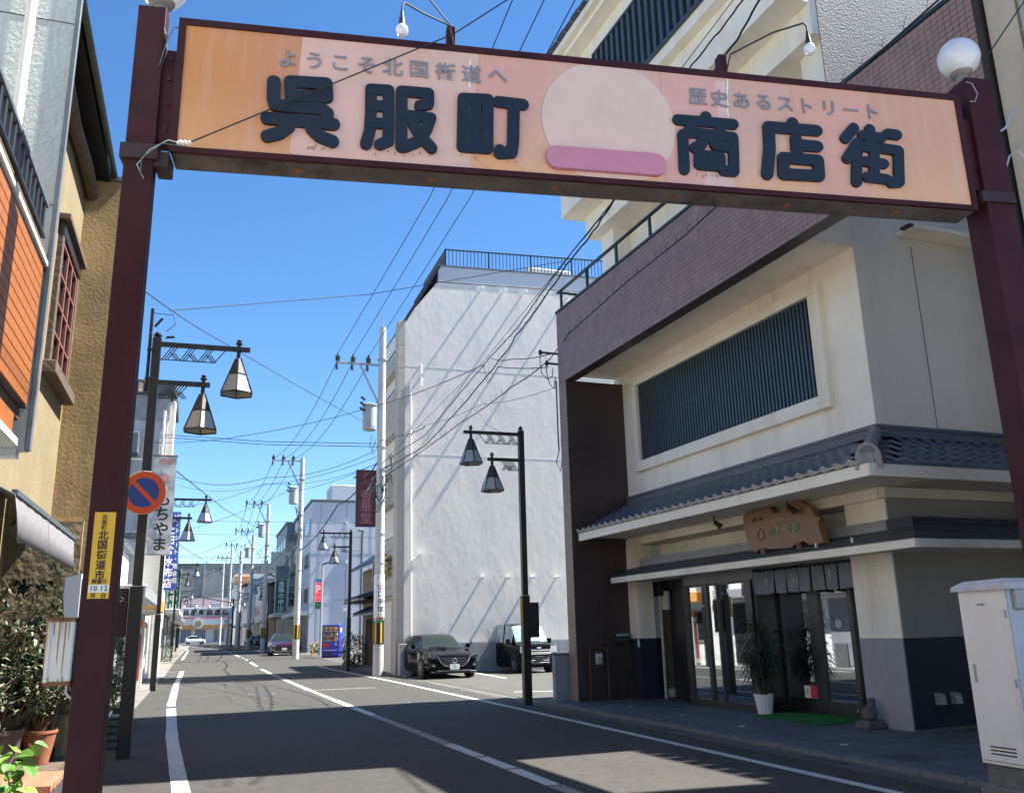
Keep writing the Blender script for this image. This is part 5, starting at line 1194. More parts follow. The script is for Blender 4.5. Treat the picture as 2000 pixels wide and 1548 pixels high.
# mast with service wire on the near left lamp post
ms = thing('wire_mast', 'thin steel mast strapped to the top of the near left lamp post', 'mast', (-.98, 13.8, 0))
MB().tube([(0,0,5.1), (0,0,6.42)], .025, 6).build('mast', steel_dark, ms); 
for z in (5.75, 5.3): MB().bbox(-.03, .1, -.04, .04, z, z+.03, .003).build('strap', steel_dark, ms)
MB().bbox(-.1, -.04, -.03, .03, 5.1, 5.24, .008).build('terminal', offwhite, ms)
MB().tube([(0,0,6.35), (.3,.02,6.35), (.34,.02,6.2), (.22,.02,6.08)], .006, 5).build('drop_wire', cablem, ms); MB().tube([(.15,.02,6.28), (.05,.02,6.14)], .02, 6).build('sleeve', blackp, ms)
MB().tube([(.34,.02,6.0), (.22,.02,5.98)], .02, 6).build('sleeve', blackp, ms)
# no-parking sign
npk = thing('no_parking_sign', 'round blue sign with red rim and diagonal on the near left lamp post', 'sign', (-.885, 13.72, 3.585), R(-12))
MB().lathe((0,0,0), [(.31,0),(.318,.006),(.31,.012)], 48, axis=(0,-1,0)).build('backing', galv, npk)
rd = mat('sign_red', (.60,.085,.03), .45, var=.06); bl_ = mat('sign_blue', (.012,.06,.32), .45, var=.04)
MB().lathe((0,-.0125,0), [(.305,0),(.305,.001)], 48, axis=(0,-1,0)).build('red_disc', rd, npk)
for a0 in (-45, 135):
    pts = []
    for i in range(25):
        a = R(a0+8+ (164)*i/24); pts.append((.215*math.cos(a), -.0145, .215*math.sin(a)))
    MB().prism(pts, (0,.0006,0)).build('blue_half', bl_, npk)
# ================================================================ HANGING SIGNS
def panel_sign(name, label, c, wd, ht, m, dep=.12, frm=None, rz=0):
    t_ = thing(name, label, 'sign', c, rz); MB().bbox(-wd/2, wd/2, -dep/2, dep/2, -ht/2, ht/2, .008).build('panel', m, t_)
    if frm:
        for a in ((-wd/2-.03, wd/2+.03, ht/2, ht/2+.03), (-wd/2-.03, wd/2+.03, -ht/2-.03, -ht/2), (-wd/2-.03, -wd/2, -ht/2, ht/2), (wd/2, wd/2+.03, -ht/2, ht/2)): MB().box(a[0], a[1], -dep/2-.02, dep/2+.02, a[2], a[3]).build('frame', frm, t_)
    return t_
FR = ((1,0,0), (0,0,1))
bn = thing('hanging_banner', 'crumpled white hanging banner with black brushed hiragana', 'banner', (-1.06, 23, 0))
b = MB(); n, m_ = 6, 18; wd = .53; z0, z1 = 3.50, 5.86
for s_ in (0, 1):
    for j in range(m_+1):
        for i in range(n+1):
            x = -wd/2+wd*i/n; z = z0+(z1-z0)*j/m_
            b.v.append((x, (.05 if s_ else -.05)+.012*math.sin(j*1.7+i*.9)*math.sin(i*1.3+j*.4), z))
NN = (n+1)*(m_+1)
for j in range(m_):
    for i in range(n):
        k = j*(n+1)+i; b.f.append((k, k+1, k+n+2, k+n+1)); b.f.append((k+NN, k+n+1+NN, k+n+2+NN, k+1+NN))
b.build('cloth', mat('banner_white', (.62,.62,.6), .7, var=.06, stain=(.4,.33,.28), sscale=2, samt=.35), bn, True)
MB().box(-wd/2-.02, wd/2+.02, -.06, .06, z1, z1+.03).build('top_bar', rusty, bn); MB().box(-wd/2-.02, wd/2+.02, -.06, .06, z0-.03, z0).build('bottom_bar', galv, bn)
MB().tube([(-wd/2, 0, z1-.1), (-1.2, 0, z1-.1)], .025, 6).build('bracket', galv, bn); MB().tube([(-wd/2, 0, z0+.3), (-1.2, 0, z0+.3)], .025, 6).build('bracket', galv, bn)
text('もちやま', .36, blackink, (.02, -.068, 4.99), *FR, bn, .003, .018, vertical=True, pitch=1.0)
text('和傘', .18, mat('faded_red', (.6,.16,.12), .8, var=0), (.02, -.068, 5.72), *FR, bn, .003); text('傘', .3, mat('faded_red', (0,0,0)), (.03, -.068, 5.3), *FR, bn, .003)
bs_ = panel_sign('shop_banner', 'tall blue hanging sign with white characters on the left', (-1.1, 34, 4.55), .42, 2.75, mat('banner_blue', (.025,.085,.34), .5, var=.06), .1)
text('㈲上田防水布店', .34, whiteink, (-.08, -.056, 1.3), *FR, bs_, .004, .03, vertical=True, pitch=1.1, sx=.8); text('テントシート・雨合羽', .2, whiteink, (.13, -.056, 1.33), *FR, bs_, .004, .02, vertical=True, pitch=1.25, sx=.8)
MB().tube([(-.2,0,1.1), (-1.2,0,1.1)], .03, 6).build('bracket', galv, bs_); MB().tube([(-.2,0,-1.1), (-1.2,0,-1.1)], .03, 6).build('bracket', galv, bs_)
gs2 = panel_sign('green_sign', 'small green vertical sign with white characters, left side in the distance', (-1.85, 66, 4.6), .75, 3.0, mat('sign_green', (.01,.14,.07), .5, var=.05), .2, offwhite)
text('念珠の中山', .5, whiteink, (0, -.11, 1.3), *FR, gs2, .01, .02, vertical=True)
rs_ = panel_sign('red_striped_sign', 'low white upright sign with red stripe and orange lamp on top', (-1.86, 32, .98), .30, 1.75, white, .25, offwhite, R(0))
MB().box(-.04, .09, -.135, -.127, -.72, .72).build('red_stripe', mat('crimson', (.55,.02,.05), .5, var=0), rs_)
MB().lathe((.04, 0, .93), [(.11,0),(.12,.05),(.1,.16),(.05,.22),(.001,.23)], 14).build('beacon', mat('amber', (.8,.25,.02), .3, var=0), rs_, True)
text('営業中', .1, blackink, (-.1, -.13, .2), *FR, rs_, .003, vertical=True)
ma = panel_sign('maroon_sign', 'faded maroon vertical sign high on the utility pole', (6.17, 36.5, 6.95), .78, 2.28, mat('sign_maroon', (.15,.035,.055), .45, var=.15, vscale=1.5), .16, framem)
text('香華堂', .5, mat('faint_pink', (.42,.2,.24), .6, var=0), (0, -.09, .35), *FR, ma, .01, .01, vertical=True, pitch=.93); text('匠の', .26, mat('faint_pink', (0,0,0)), (0, -.09, 1.05), *FR, ma, .01, vertical=True)
MB().bbox(-.5, 1.1, .1, .16, .85, .92, .01).build('bracket', galv, ma); MB().bbox(.3, .9, .1, .16, -.9, -.84, .01).build('bracket', galv, ma)
pk = panel_sign('parking_sign', 'red and white parking tower sign on a grey pole', (7.1, 60, 4.1), .42, 1.9, white, .3, galv)
MB().box(-.14, .2, -.165, -.152, -.45, .72).build('red_panel', mat('sign_bright_red', (.7,.02,.04), .4, var=0, emit=(.9,.05,.06), estr=.35), pk); MB().box(-.14, .2, -.165, -.152, .74, .93).build('blue_panel', mat('sign_sky', (.05,.2,.6), .4, var=0), pk); MB().box(-.14, .2, -.165, -.152, -.92, -.5).build('green_board', mat('board_dark', (.02,.06,.03), .4, var=0), pk)
text('P', .72, whiteink, (.03, -.17, .3), *FR, pk, .005, .02, sx=.8); text('24h', .16, whiteink, (.03, -.17, -.25), *FR, pk, .005); text('空', .3, mat('led_green', (.1,.5,.15), .5, var=0), (.03, -.17, -.7), *FR, pk, .005)
MB().tube([(.28, .1, -4.1), (.28, .1, 1.9)], .09, 8).build('pole', galv, pk, True); MB().tube([(.28,.1,1.9),(.6,-.3,2.0)], .05, 6).build('camera_arm', blackp, pk)
gs = panel_sign('green_sign', 'large green vertical sign with white characters above the dark red car', (6.55, 82, 4.9), .95, 2.75, mat('sign_green', (0,0,0)), .3, offwhite)
text('念珠の中山', .52, whiteink, (0, -.16, 1.3), *FR, gs, .01, .02, vertical=True)
MB().box(-.5, .6, -.1, .1, 1.4, 2.6).build('top_plate', mat('grey_green_wall', (0,0,0)), gs)
wg = panel_sign('white_box_sign', 'white square sign with small vertical characters above the green one', (6.75, 86, 8.3), 1.75, 1.45, offwhite, .3, galv)
text('・開運印鑑', .27, blackink, (.5, -.155, .68), *FR, wg, .01, vertical=True)
wg2 = panel_sign('column_sign', 'narrow white vertical sign with black characters behind the pole', (7.6, 84, 5.6), .62, 3.1, offwhite, .3, galv)
text('谷川印判店', .6, blackink, (0, -.16, 1.5), *FR, wg2, .01, .03, vertical=True, sx=.8)
# far arch over the road
fg = thing('far_arch', 'distant white arch over the road with black shop street name', 'gate', (.2, 130, gh(130)))
for x in (-2.9, 3.9): MB().bbox(x-.12, x+.12, -.12, .12, 0, 6.3, .01).build('post', steel_dark, fg)
MB().bbox(-2.8, 3.8, -.2, .2, 3.9, 5.15, .03).build('board', mat('arch_board', (.45,.5,.55), .5, var=.05), fg); text('呉服町商店街', .82, blackink, (.4, -.22, 4.52), *FR, fg, .02, .03, pitch=1.22)
MB().tube([(-2.9,0,5.9), (-.6,0,6.6), (3.9,0,5.7)], .06, 6).build('top_truss', steel_dark, fg)
for x in (-1.6, 0): MB().tube([(x,0,5.2),(x,0,6.5)], .05, 6).build('truss_post', steel_dark, fg)
for x in (-2.4, -.8, .8, 2.4): MB().lathe((x, -.3, 5.2), [(.15,0),(.1,.2),(.03,.3)], 8).build('lamp', white, fg)

# ================================================================ UTILITY POLES
def utility_pole(label, x, y, h, arm=True, sleeve=True, trans=True, r=.2, armz=12.0, armx=-1.85, side=-1):
    g0 = gh(y); t_ = thing('utility_pole', label, 'utility pole', (x, y, g0), 0, 'concrete utility poles')
    MB().tube([(0,0,-.1), (0,0,h)], r, 20, r*.68).build('pole', polec, t_, True)
    for z in (2.3, 4.1, 5.2, 6.5, 7.7, 8.6, h-1.4): MB().lathe((0,0,z), [(r*.98,0),(r*.98,.06)], 14).build('band', galv, t_)
    if arm:
        a = MB().bbox(armx, .1, -.05, .05, armz-.04, armz+.04, .004).build('cross_arm', galv, t_)
        MB().tube([(armx*.5, 0, armz), (-.12, 0, armz-1.65)], .045, 6).build('brace', galv, t_)
        for k in range(3):
            xx = armx+.06-(armx*.33)*k
            MB().lathe((xx, 0, armz+.04), [(.05,0),(.1,.03),(.1,.09),(.06,.1),(.11,.14),(.11,.2),(.06,.21),(.03,.34)], 10).build('insulator', mat('dark_insulator', (.05,.05,.05), .3, var=.1), a, True)
            MB().lathe((xx-.04, -.06, armz-.32), [(.05,0),(.06,.1),(.04,.28)], 8).build('lower_insulator', mat('dark_insulator', (0,0,0)), a, True)
    if trans:
        q = MB().lathe((-.50, -.12, 9.25), [(.2,0),(.27,.03),(.27,.98),(.3,1.0),(.3,1.04),(.15,1.1)], 18).build('transformer', mat('transformer_grey', (.36,.38,.38), .5, var=.05), t_, True)
        for k in range(3): MB().lathe((-.75+.02*k, -.3, 10.0+.22*k), [(.05,0),(.07,.05),(.04,.1),(.07,.14),(.03,.22)], 8, axis=(-.7,0,.5)).build('bushing', mat('dark_insulator', (0,0,0)), q, True)
    MB().tube([(0,0,h), (.0,0,h+.5)], .03, 6).build('spike', galv, t_)
    if sleeve:
        MB().lathe((0,0,1.15), [(r*1.02,0),(r*1.02,.82)], 20).build('hazard_sleeve', blackp, t_)
        for k in range(6):
            a = 2*PI*k/6+.3; MB().bbox(-.035, .035, -.006, .006, 1.18, 1.94, .002).build('yellow_stripe', ylw, t_).matrix_local = Matrix.Rotation(a, 4, 'Z') @ Matrix.Translation((0, -r*1.03, 0))
    return t_
p1 = utility_pole('nearest concrete utility pole with transformer, in front of the white block', 6.33, 34.1, 13.6)
pl = MB(); 
for i in range(9):
    a0 = PI+ (i)*PI*.9/8+.05; pl.v += [(.205*math.cos(a0), .205*math.sin(a0), 2.1), (.2*math.cos(a0), .2*math.sin(a0), 3.7)]
for i in range(8): pl.f.append((2*i, 2*i+2, 2*i+3, 2*i+1))
ap = thing('pole_advert', 'white wrapped advert with black vertical characters on the nearest utility pole', 'sign', (6.33, 34.1, 0))
pl.build('wrap', white, ap); text('山口佛壇店', .25, blackink, (.03, -.225, 3.38), *FR, ap, .003, .012, vertical=True, pitch=1.1, sx=1.0)
text('仏壇・仏具', .09, greyink, (-.1, -.225, 3.68), *FR, ap, .003, vertical=True); 
MB().box(-.15, .16, -.232, -.224, 1.93, 2.03).build('green_strip', mat('strip_green', (.03,.22,.09), .5, var=0), ap); MB().box(-.13, .14, -.232, -.224, 2.05, 2.1).build('red_strip', redink, ap)
utility_pole('second concrete utility pole with transformer, beside the panelled block', 5.5, 56.5, 12.2)
utility_pole('third concrete utility pole with cross arm, beyond the dark red car', 4.85, 77, 12, True, True, True)
utility_pole('fourth utility pole down the right side, behind the green sign', 4.75, 98, 11.6, True, True, True, .22)
utility_pole('distant utility pole on the right near the walking person', 4.2, 114, 11.4, True, False, False, .26)
utility_pole('slim utility pole on the right before the far arch', 3.6, 133, 13.4, True, False, False, .2)
utility_pole('thin pale utility pole at the far junction', 3.1, 158, 13, True, False, False, .22)
utility_pole('thin dark utility pole behind the blue banner on the left', -1.75, 44, 7.5, False, False, False, .12)

# ================================================================ CABLES
def cable(label, pts, r=.012, sag=0, m=cablem, n=4, wig=0, group='overhead cables'):
    P = [Vector(p) for p in pts]; out = []
    for a, b_ in zip(P, P[1:]):
        k = 12
        for i in range(k):
            t_ = i/k; q = a+(b_-a)*t_; q.z -= sag*4*t_*(1-t_)
            if wig: q += Vector((random.uniform(-wig,wig), 0, random.uniform(-wig,wig)))
            out.append(q)
    out.append(P[-1]); o = MB().tube(out, r, n, cap=False).build('power_cable', m, None, False)
    o['label'] = label; o['category'] = 'cable'; o['group'] = group; return o
ends = [((4.50,34.1,12.3), (4.9,20.1,12.3), (4.72,13,12.7), (4.4,-6,13.0)), ((5.12,34.1,12.3), (5.35,20.1,12.3), (5.28,12.9,12.7), (5.2,-6,13)), ((5.75,34.1,12.3), (5.9,20,12.3), (5.82,12.7,12.7), (5.8,-6,13))]
for k, e_ in enumerate(ends): cable(('left', 'middle', 'right')[k]+' of the three high cables rising from the nearest pole to the top edge', e_, .011, .02)
for k in range(3):
    cable(('left', 'middle', 'right')[k]+' high cable between the nearest and second utility poles', [(4.50+.62*k, 34.1, 12.0), (3.75+.6*k, 56.5, 12.3)], .014, .7)
    cable(('left', 'middle', 'right')[k]+' high cable between the second and third utility poles', [(3.75+.6*k, 56.5, 12.3), (3.1+.6*k, 77, 12.3)], .018, .6)
    cable(('left', 'middle', 'right')[k]+' high cable between the third and fourth utility poles', [(3.1+.6*k, 77, 12.3), (3.0+.6*k, 98, 12.1)], .022, .6)
P = lambda u, v, Y: gY(u, v, Y)
cable('cable from the near left lamp mast across the sky to the cable bundle', [P(330,607,13.8), P(720,575,16), P(1103,510,17)], .008, 0)
cable('taut diagonal wire falling across the sky from the left post to the nearest pole', [P(255,548,13), P(435,668,22), P(735,836,34)], .010, .05)
cable('upper of two level cables from the left roof to the nearest pole', [P(312,848,40), P(520,862,37), P(735,866,34)], .016, 0)
cable('lower of two level cables from the left roof to the nearest pole', [P(312,853,40), P(520,868,37), P(735,872,34)], .016, 0)
cable('cable rising from the left roof past the nearest pole to the bundle', [P(300,864,40), P(480,850,37), P(735,792,33.6), P(945,712,24)], .013, .1)
cable('sagging cable from behind the banner to the nearest pole', [P(345,931,36), P(520,932,35), P(735,878,34)], .013, .3)
cable('thin faint cable below the sagging one', [P(345,946,40), P(520,944,38), P(735,905,34)], .009, .3)
cable('cable sloping up to the nearest pole from the left lamp', [P(350,990,60), P(520,945,45), P(735,892,34)], .012, .2)
cable('low cable crossing in front of the second pole', [P(345,1040,62), P(560,960,50), P(735,905,34)], .012, .2)
cable('thin level cable over the far street', [P(340,1011,50), P(560,1018,50), P(735,1018,40)], .010, .1)
cable('second thin level cable over the far street', [P(348,1041,60), P(520,1043,56), P(800,1050,42)], .012, .05)
cable('falling wire from the left lamp to the distant poles', [P(345,920,30), P(440,995,60), P(520,1040,95)], .02, 0)
cable('falling wire ending at the fourth pole', [P(345,1060,62), P(400,1095,80), P(445,1130,110)], .02, 0)
cable('cable running from the second pole down the street to the third', [P(583,1010,56), P(527,1080,77)], .02, .3); cable('lower cable running from the second pole to the third', [P(583,1030,56), P(527,1100,77)], .022, .3)
cable('service cable from the second pole up to the maroon sign', [P(585,1075,56), P(660,985,45), P(735,905,34)], .03, .3)
cable('thick bundled cable sloping from the third pole to the second', [P(545,1115,80), P(583,1060,56)], .03, .2)
cable('cable from far left house to third pole', [P(352,1085,80), P(440,1060,78), P(527,1010,77)], .018, .3); cable('cable from far left house to fourth pole', [P(356,1130,100), P(430,1110,98), P(495,1070,98)], .02, .3)
cable('cable crossing low over the far arch', [P(360,1165,125), P(440,1150,120), P(495,1130,98)], .022, .3); cable('thin cable above the far arch', [P(352,1110,90), P(420,1085,95), P(495,1050,98)], .02, .4)
# bundles towards the camera
bA = [P(745,905,34), P(830,850,30), P(945,712,23), P(1010,640,20), P(1105,508,16.9), P(1195,397,14.4), P(1352,128,11.4), P(1460,-10,10)]
cable('upper bundled service cable sweeping up right past the tiled balcony', bA, .014, .0, wig=.012)
bB = [P(748,915,34), P(832,868,30), P(950,735,23), P(1012,650,20), P(1107,516,16.9), P(1200,392,14.4), P(1410,118,11), P(1490,-10,10)]
cable('lower bundled service cable with rings sweeping up right', bB, .018, .05, wig=.015)
cable('thin companion wire of the upper bundle', [P(750,900,34), P(950,700,23), P(1195,395,14.4), P(1300,175,12), P(1440,-10,10)], .007, 0)
bC = [P(750,930,34), P(900,825,28), P(1000,755,24), P(1075,700,20.5)]
cable('black cable with hanging loops from the pole to the tiled corner', bC, .016, .05); 
bD = [P(1075,700,20.5), gX(1110,652,7.62), gX(1225,550,7.62), gX(1340,458,7.62), gX(1500,310,7.6), gX(1640,172,7.58), gX(1850,-15,7.58)]
cable('black cable running along the face of the tiled parapet', bD, .013, 0)
def rings(label, pts, step, r0, m=cablem):
    P_ = [Vector(p) for p in pts]; t_ = thing('cable_rings', label, 'cable', P_[0], 0, 'spiral hangers'); b = MB()
    for a, b_ in zip(P_, P_[1:]):
        n = max(1, int((b_-a).length/step)); d = (b_-a).normalized(); u = Vector((0,0,1)); s = d.cross(u).normalized(); u2 = s.cross(d)
        for i in range(n):
            c = a+(b_-a)*(i/n)-u2*r0*-.6; q = []
            for k in range(9):
                an = 2*PI*k/8; q.append(c+u2*(r0*math.cos(an))+d*(step*.5*k/8+r0*.8*math.sin(an)*.6)+s*.004*k-P_[0])
            b.tube(q, .0035 if r0 < .1 else .004, 3, cap=False)
    o = b.build('rings', m, t_); o['kind'] = 'stuff'; return t_
rings('small wire rings along the cable on the parapet face', bD[1:], .34, .07); rings('wire rings along the black cable over the car park', bC, .38, .06); rings('wire rings on the lower bundled cable', bB[:5], .8, .06)
# tap on the bundle and the wall brackets with drip loops
cable('short drop from the bundle to the upper wall bracket', [P(960,700,22.5), P(1000,701,21.5), P(1078,690,19.6)], .014, .05); cable('short looped drop from the bundle to the lower wall bracket', [P(945,712,23), P(952,748,22.8), P(972,716,22.4), P(1070,717,19.7)], .012, .04)
wbk = thing('wall_bracket', 'two black steel brackets with insulators and drip wires on the tiled corner', 'bracket', sw(-1.5, 8.3, 0), TH)
for z, l in ((7.98, .42), (7.72, .26)): MB().tube([(.1,.02,z), (-l,.02,z)], .028, 6).build('bracket_arm', blackp, wbk); MB().lathe((-l, .02, z-.06), [(.04,0),(.05,.06),(.03,.12)], 8).build('insulator', blackp, wbk, True)
MB().tube([(-.42,.02,7.95), (-.44,.02,7.7), (-.4,.02,7.45), (-.25,.02,7.32), (-.12,.02,7.4), (-.1,.02,7.6)], .012, 6).build('drip_wire', cablem, wbk, True); MB().tube([(-.26,.02,7.68), (-.28,.02,7.5), (-.2,.02,7.2), (-.08,.02,7.1), (-.05,.02,7.4)], .012, 6).build('drip_wire', cablem, wbk, True)
MB().tube([(-.03,.02,7.3), (-.03,.02,6.0), (-.02,.02,5.6)], .02, 6).build('conduit', zinc, wbk); MB().tube([(-.03,-.02,5.6), (-.12,-.02,5.3), (-.02,-.02,5.1), (.04,-.02,5.4)], .012, 6).build('drip_wire', cablem, wbk)
cable('thin wire from the bundle to the tiled corner', [P(820,832,29), P(940,790,23), P(1088,755,19.5)], .007, .08)
cable('loose thin wire hanging from the bundle over the lamp', [P(935,765,22), P(932,800,21), P(950,830,20), P(990,848,18.8)], .005, 0)
# tangle at the nearest pole
tg = thing('cable_tangle', 'tangle of black and green cables at the nearest utility pole', 'cable', (6.33, 34.1, 7.6)); rn = random.Random(4)
for k in range(14):
    pts = [Vector((rn.uniform(-.45,.3), -.25+rn.uniform(-.1,.1), rn.uniform(-.9,.9)))]
    for i in range(5): pts.append(pts[-1]+Vector((rn.uniform(-.25,.2), rn.uniform(-.1,.1), rn.uniform(-.5,.35))))
    MB().tube(pts, .016, 5).build('cable', cableg if k % 3 == 0 else cablem, tg, True)
cable('green sheathed cable loops leaving the nearest pole', [P(742,858,34), P(780,850,31), P(830,832,29.5)], .018, .1, cableg, wig=.05)
for yp, xp in ((56.5, 5.5), (77, 4.85)):
    tg2 = thing('cable_tangle', 'knot of dark cables on the '+('second' if yp < 60 else 'third')+' utility pole', 'cable', (xp, yp, 8.2))
    for k in range(7):
        pts = [Vector((rn.uniform(-.6,.1), -.25, rn.uniform(-.9,.9)))]
        for i in range(4): pts.append(pts[-1]+Vector((rn.uniform(-.3,.25), 0, rn.uniform(-.6,.4))))
        MB().tube(pts, .022, 4).build('cable', cablem, tg2)
# anchor wire over the gate board and the stay at the right of the picture
gm2 = lambda s_, y_, z_: ga + gdir*s_ + gnor*y_ + Vector((0,0,z_))
cable('thin black wire crossing the face of the gate board diagonally', [gm2(.12, -.05, 4.985), gm2(2.06, -.06, 6.12), gm2(3.6,-.4,7.2)], .006, 0, n=6)
cable('black wire from the left lamp bracket up to the top edge', [gm2(2.06, .05, 6.28), gm2(1.2,-.5,6.9)], .007, 0, n=6)
cable('dark stay wire behind the right globe lamp', [gm2(7.0,.1,6.5), gm2(7.6,0,7.3)], .007, 0, n=5)

# ================================================================ VEHICLES
def cr_interp(st, k):
    out = []; n = len(st)
    for i in range(n-1):
        p0, p1_, p2_, p3_ = st[max(i-1,0)], st[i], st[i+1], st[min(i+2,n-1)]
        for j in range(k):
            t_ = j/k; row = []
            for a, b_, c, d in zip(p0, p1_, p2_, p3_):
                m1_, m2_ = (c-a)/2*.7, (d-b_)/2*.7; row.append((2*t_**3-3*t_**2+1)*b_+(t_**3-2*t_**2+t_)*m1_+(-2*t_**3+3*t_**2)*c+(t_**3-t_**2)*m2_)
            out.append(row)
    out.append(list(st[-1])); return out
carglass = mat('car_glass', (.018,.026,.026), .06, var=0, spec=.15)
def vehicle(label, loc, rz, st, paint, glassi, sidei, wheels, rw, W, name='parked_car', K=5, glass=carglass):
    """st rows: y, ztop, halfwidth top, zbelt, halfwidth belt, halfwidth max"""
    t_ = thing(name, label, 'car', loc, rz); rows = cr_interp(st, K)
    def ring(r):
        y, zt, wt, zb, wb, wm = r; zb = min(zb, zt-.02)
        half = [(0, zt), (wt*.5, zt-.004), (wt*.85, zt-.018), (wt, zt-.05 if zt-zb > .2 else (zt+zb)/2), (wb, zb), (wm, zb-.10), (wm*1.0, .48), (wm*.985, .30), (wm*.93, .2)]
        return [(x, y, z) for x, z in half] + [(-x, y, z) for x, z in half[:0:-1]]
    Rg = [ring(r) for r in rows]; n = len(Rg[0]); b = MB()
    for r in Rg: b.v += r
    for i in range(len(Rg)-1):
        for j in range(n-1):
            a = i*n+j; b.f.append((a, a+1, a+n+1, a+n))
        a = i*n+n-1; b.f.append((a, i*n, i*n+n, a+n))
    b.f.append(tuple(range(n))); b.f.append(tuple(range((len(Rg)-1)*n, len(Rg)*n)))
    body = b.build('body', paint, t_, True)
    def patch(i0, i1, j0, j1, nm, mirror=False, off=.008, par=t_):
        q = MB(); I = range(i0, i1+1); J = range(j0, j1+1)
        for i in I:
            for j in J:
                P0 = Vector(Rg[i][j % n]); a = Vector(Rg[min(i+1, len(Rg)-1)][j % n])-Vector(Rg[max(i-1,0)][j % n]); c = Vector(Rg[i][(j+1) % n])-Vector(Rg[i][(j-1) % n])
                nn = a.cross(c).normalized(); ctr = Vector((0, P0.y, .8))
                if nn.dot(P0-ctr) < 0: nn = -nn
                q.v.append(tuple(P0+nn*off))
        w_ = len(J)
        for i in range(len(I)-1):
            for j in range(w_-1): k = i*w_+j; q.f.append((k, k+1, k+w_+1, k+w_))
        return q.build(nm, glass, par, True)
    for (a, b_) in glassi: patch(int(a*K), int(b_*K), -3, 3, 'windscreen' if a < 3 else 'rear_window')
    for (a, b_) in sidei:
        patch(int(a*K), int(b_*K), 3, 4, 'side_window'); patch(int(a*K), int(b_*K), n-4, n-3, 'side_window')
    for y in wheels:
        for s in (-1, 1):
            MB().lathe((s*(W/2-.16), y, rw), [(rw*1.16, 0), (rw*1.16, .172)], 26, axis=(s,0,0)).build('wheel_arch', blackp, body)
            wh = MB().lathe((s*(W/2-.2), y, rw), [(rw*.6,0),(rw*.97,.0),(rw,.03),(rw,.19),(rw*.95,.215),(rw*.66,.22),(rw*.64,.20)], 28, axis=(s,0,0)).build('wheel', tyre, t_, True)
            rm = MB().lathe((s*(W/2+.0), y, rw), [(rw*.64,0),(rw*.64,.018),(rw*.56,.018),(rw*.54,.004)], 24, axis=(s,0,0)).build('rim', mat('alloy', (.35,.35,.37), .3, metal=.8, var=0), wh)
            for k in range(5):
                a = 2*PI*k/5+.3; q = MB(); q.tube([(s*(W/2+.016), y, rw), (s*(W/2+.014), y+math.cos(a)*rw*.58, rw+math.sin(a)*rw*.58)], rw*.075, 4); q.build('spoke', mat('alloy', (0,0,0)), wh)
    return t_
black_paint = mat('black_car_paint', (.003,.0035,.005), .05, var=0, spec=.12)
def fpoly(pts, y, d=.02): return MB().prism([(a, y, z) for a, z in pts], (0, d, 0))
mzst = [(.0,.60,.50,.56,.60,.66), (.10,.76,.66,.70,.76,.84), (.55,.87,.74,.82,.86,.91), (1.28,.985,.74,.93,.88,.92), (2.05,1.41,.58,.95,.89,.92), (3.0,1.475,.59,.97,.89,.92), (4.0,1.43,.56,1.0,.87,.92), (4.45,1.27,.55,1.02,.84,.91), (4.74,.98,.62,.92,.76,.86), (4.80,.6,.6,.55,.72,.78)]
mc = gY(884, 1300, 30.45); mz = vehicle('black estate car parked nose out on the car park, left one', (mc.x+.05, mc.y, 0), R(2), mzst, black_paint, [(3.0, 4.0), (7.0, 7.8)], [(3.3, 6.6)], (.92, 3.75), .335, 1.84)
fpoly([(-.46,.70),(.46,.70),(.52,.60),(.40,.46),(.16,.40),(-.16,.40),(-.40,.46),(-.52,.60)], -.035, .05).build('grille', blackp, mz)
MB().tube([(-.56,-.03,.68),(-.47,-.05,.53),(-.34,-.06,.43),(-.15,-.065,.385),(.15,-.065,.385),(.34,-.06,.43),(.47,-.05,.53),(.56,-.03,.68)], .014, 6).build('chrome_wing', chrome, mz, True)
for k in range(4): MB().box(-.42+.03*k, .42-.03*k, -.045, -.036, .65-.05*k, .655-.05*k).build('grille_bar', greyhead, mz)
em_ = MB().tube([(.085*math.cos(2*PI*k/20), -.065, .585+.068*math.sin(2*PI*k/20)) for k in range(21)], .009, 5, cap=False).build('emblem', chrome, mz, True)
MB().tube([(-.075,-.066,.615),(-.04,-.066,.60),(0,-.066,.565),(.04,-.066,.60),(.075,-.066,.615)], .009, 5).build('emblem_wing', chrome, mz, True)
hl = glass_mat('headlight_glass', (.85,.88,.9), .25, .05)
for s in (-1, 1):
    h = fpoly([(s*.53,.70),(s*.62,.665),(s*.80,.66),(s*.86,.74),(s*.85,.80),(s*.70,.765)], .0, .10).build('headlight', mat('headlamp_silver', (.5,.52,.54), .2, metal=.6, var=.1), mz)
    fpoly([(s*.52,.70),(s*.62,.66),(s*.81,.655),(s*.87,.74),(s*.86,.805),(s*.70,.77)], -.02, .018).build('lens', hl, h)
    fpoly([(s*.56,.36),(s*.84,.40),(s*.82,.52),(s*.62,.46)], .0, .05).build('bumper_recess', blackp, mz); MB().lathe((s*.72, -.005, .44), [(.045,0),(.045,.02)], 12, axis=(0,-1,0)).build('fog_lamp', chrome, mz)
    m_ = MB().bbox(s*.93, s*1.10, 1.55, 1.68, .98, 1.12, .035).build('mirror', black_paint, mz); MB().bbox(s*.86, s*.95, 1.58, 1.64, 1.0, 1.04, .01).build('mirror_arm', blackp, m_)
    MB().tube([(s*.56, 2.3, 1.46), (s*.57, 3.0, 1.52), (s*.54, 4.1, 1.46)], .015, 6).build('roof_rail', galv, mz, True)
MB().bbox(-.80, .80, -.03, .12, .17, .25, .02).build('lip', blackp, mz); MB().bbox(-.6,.6,-.05,-.0,.25,.275,.008).build('lower_trim', chrome, mz)
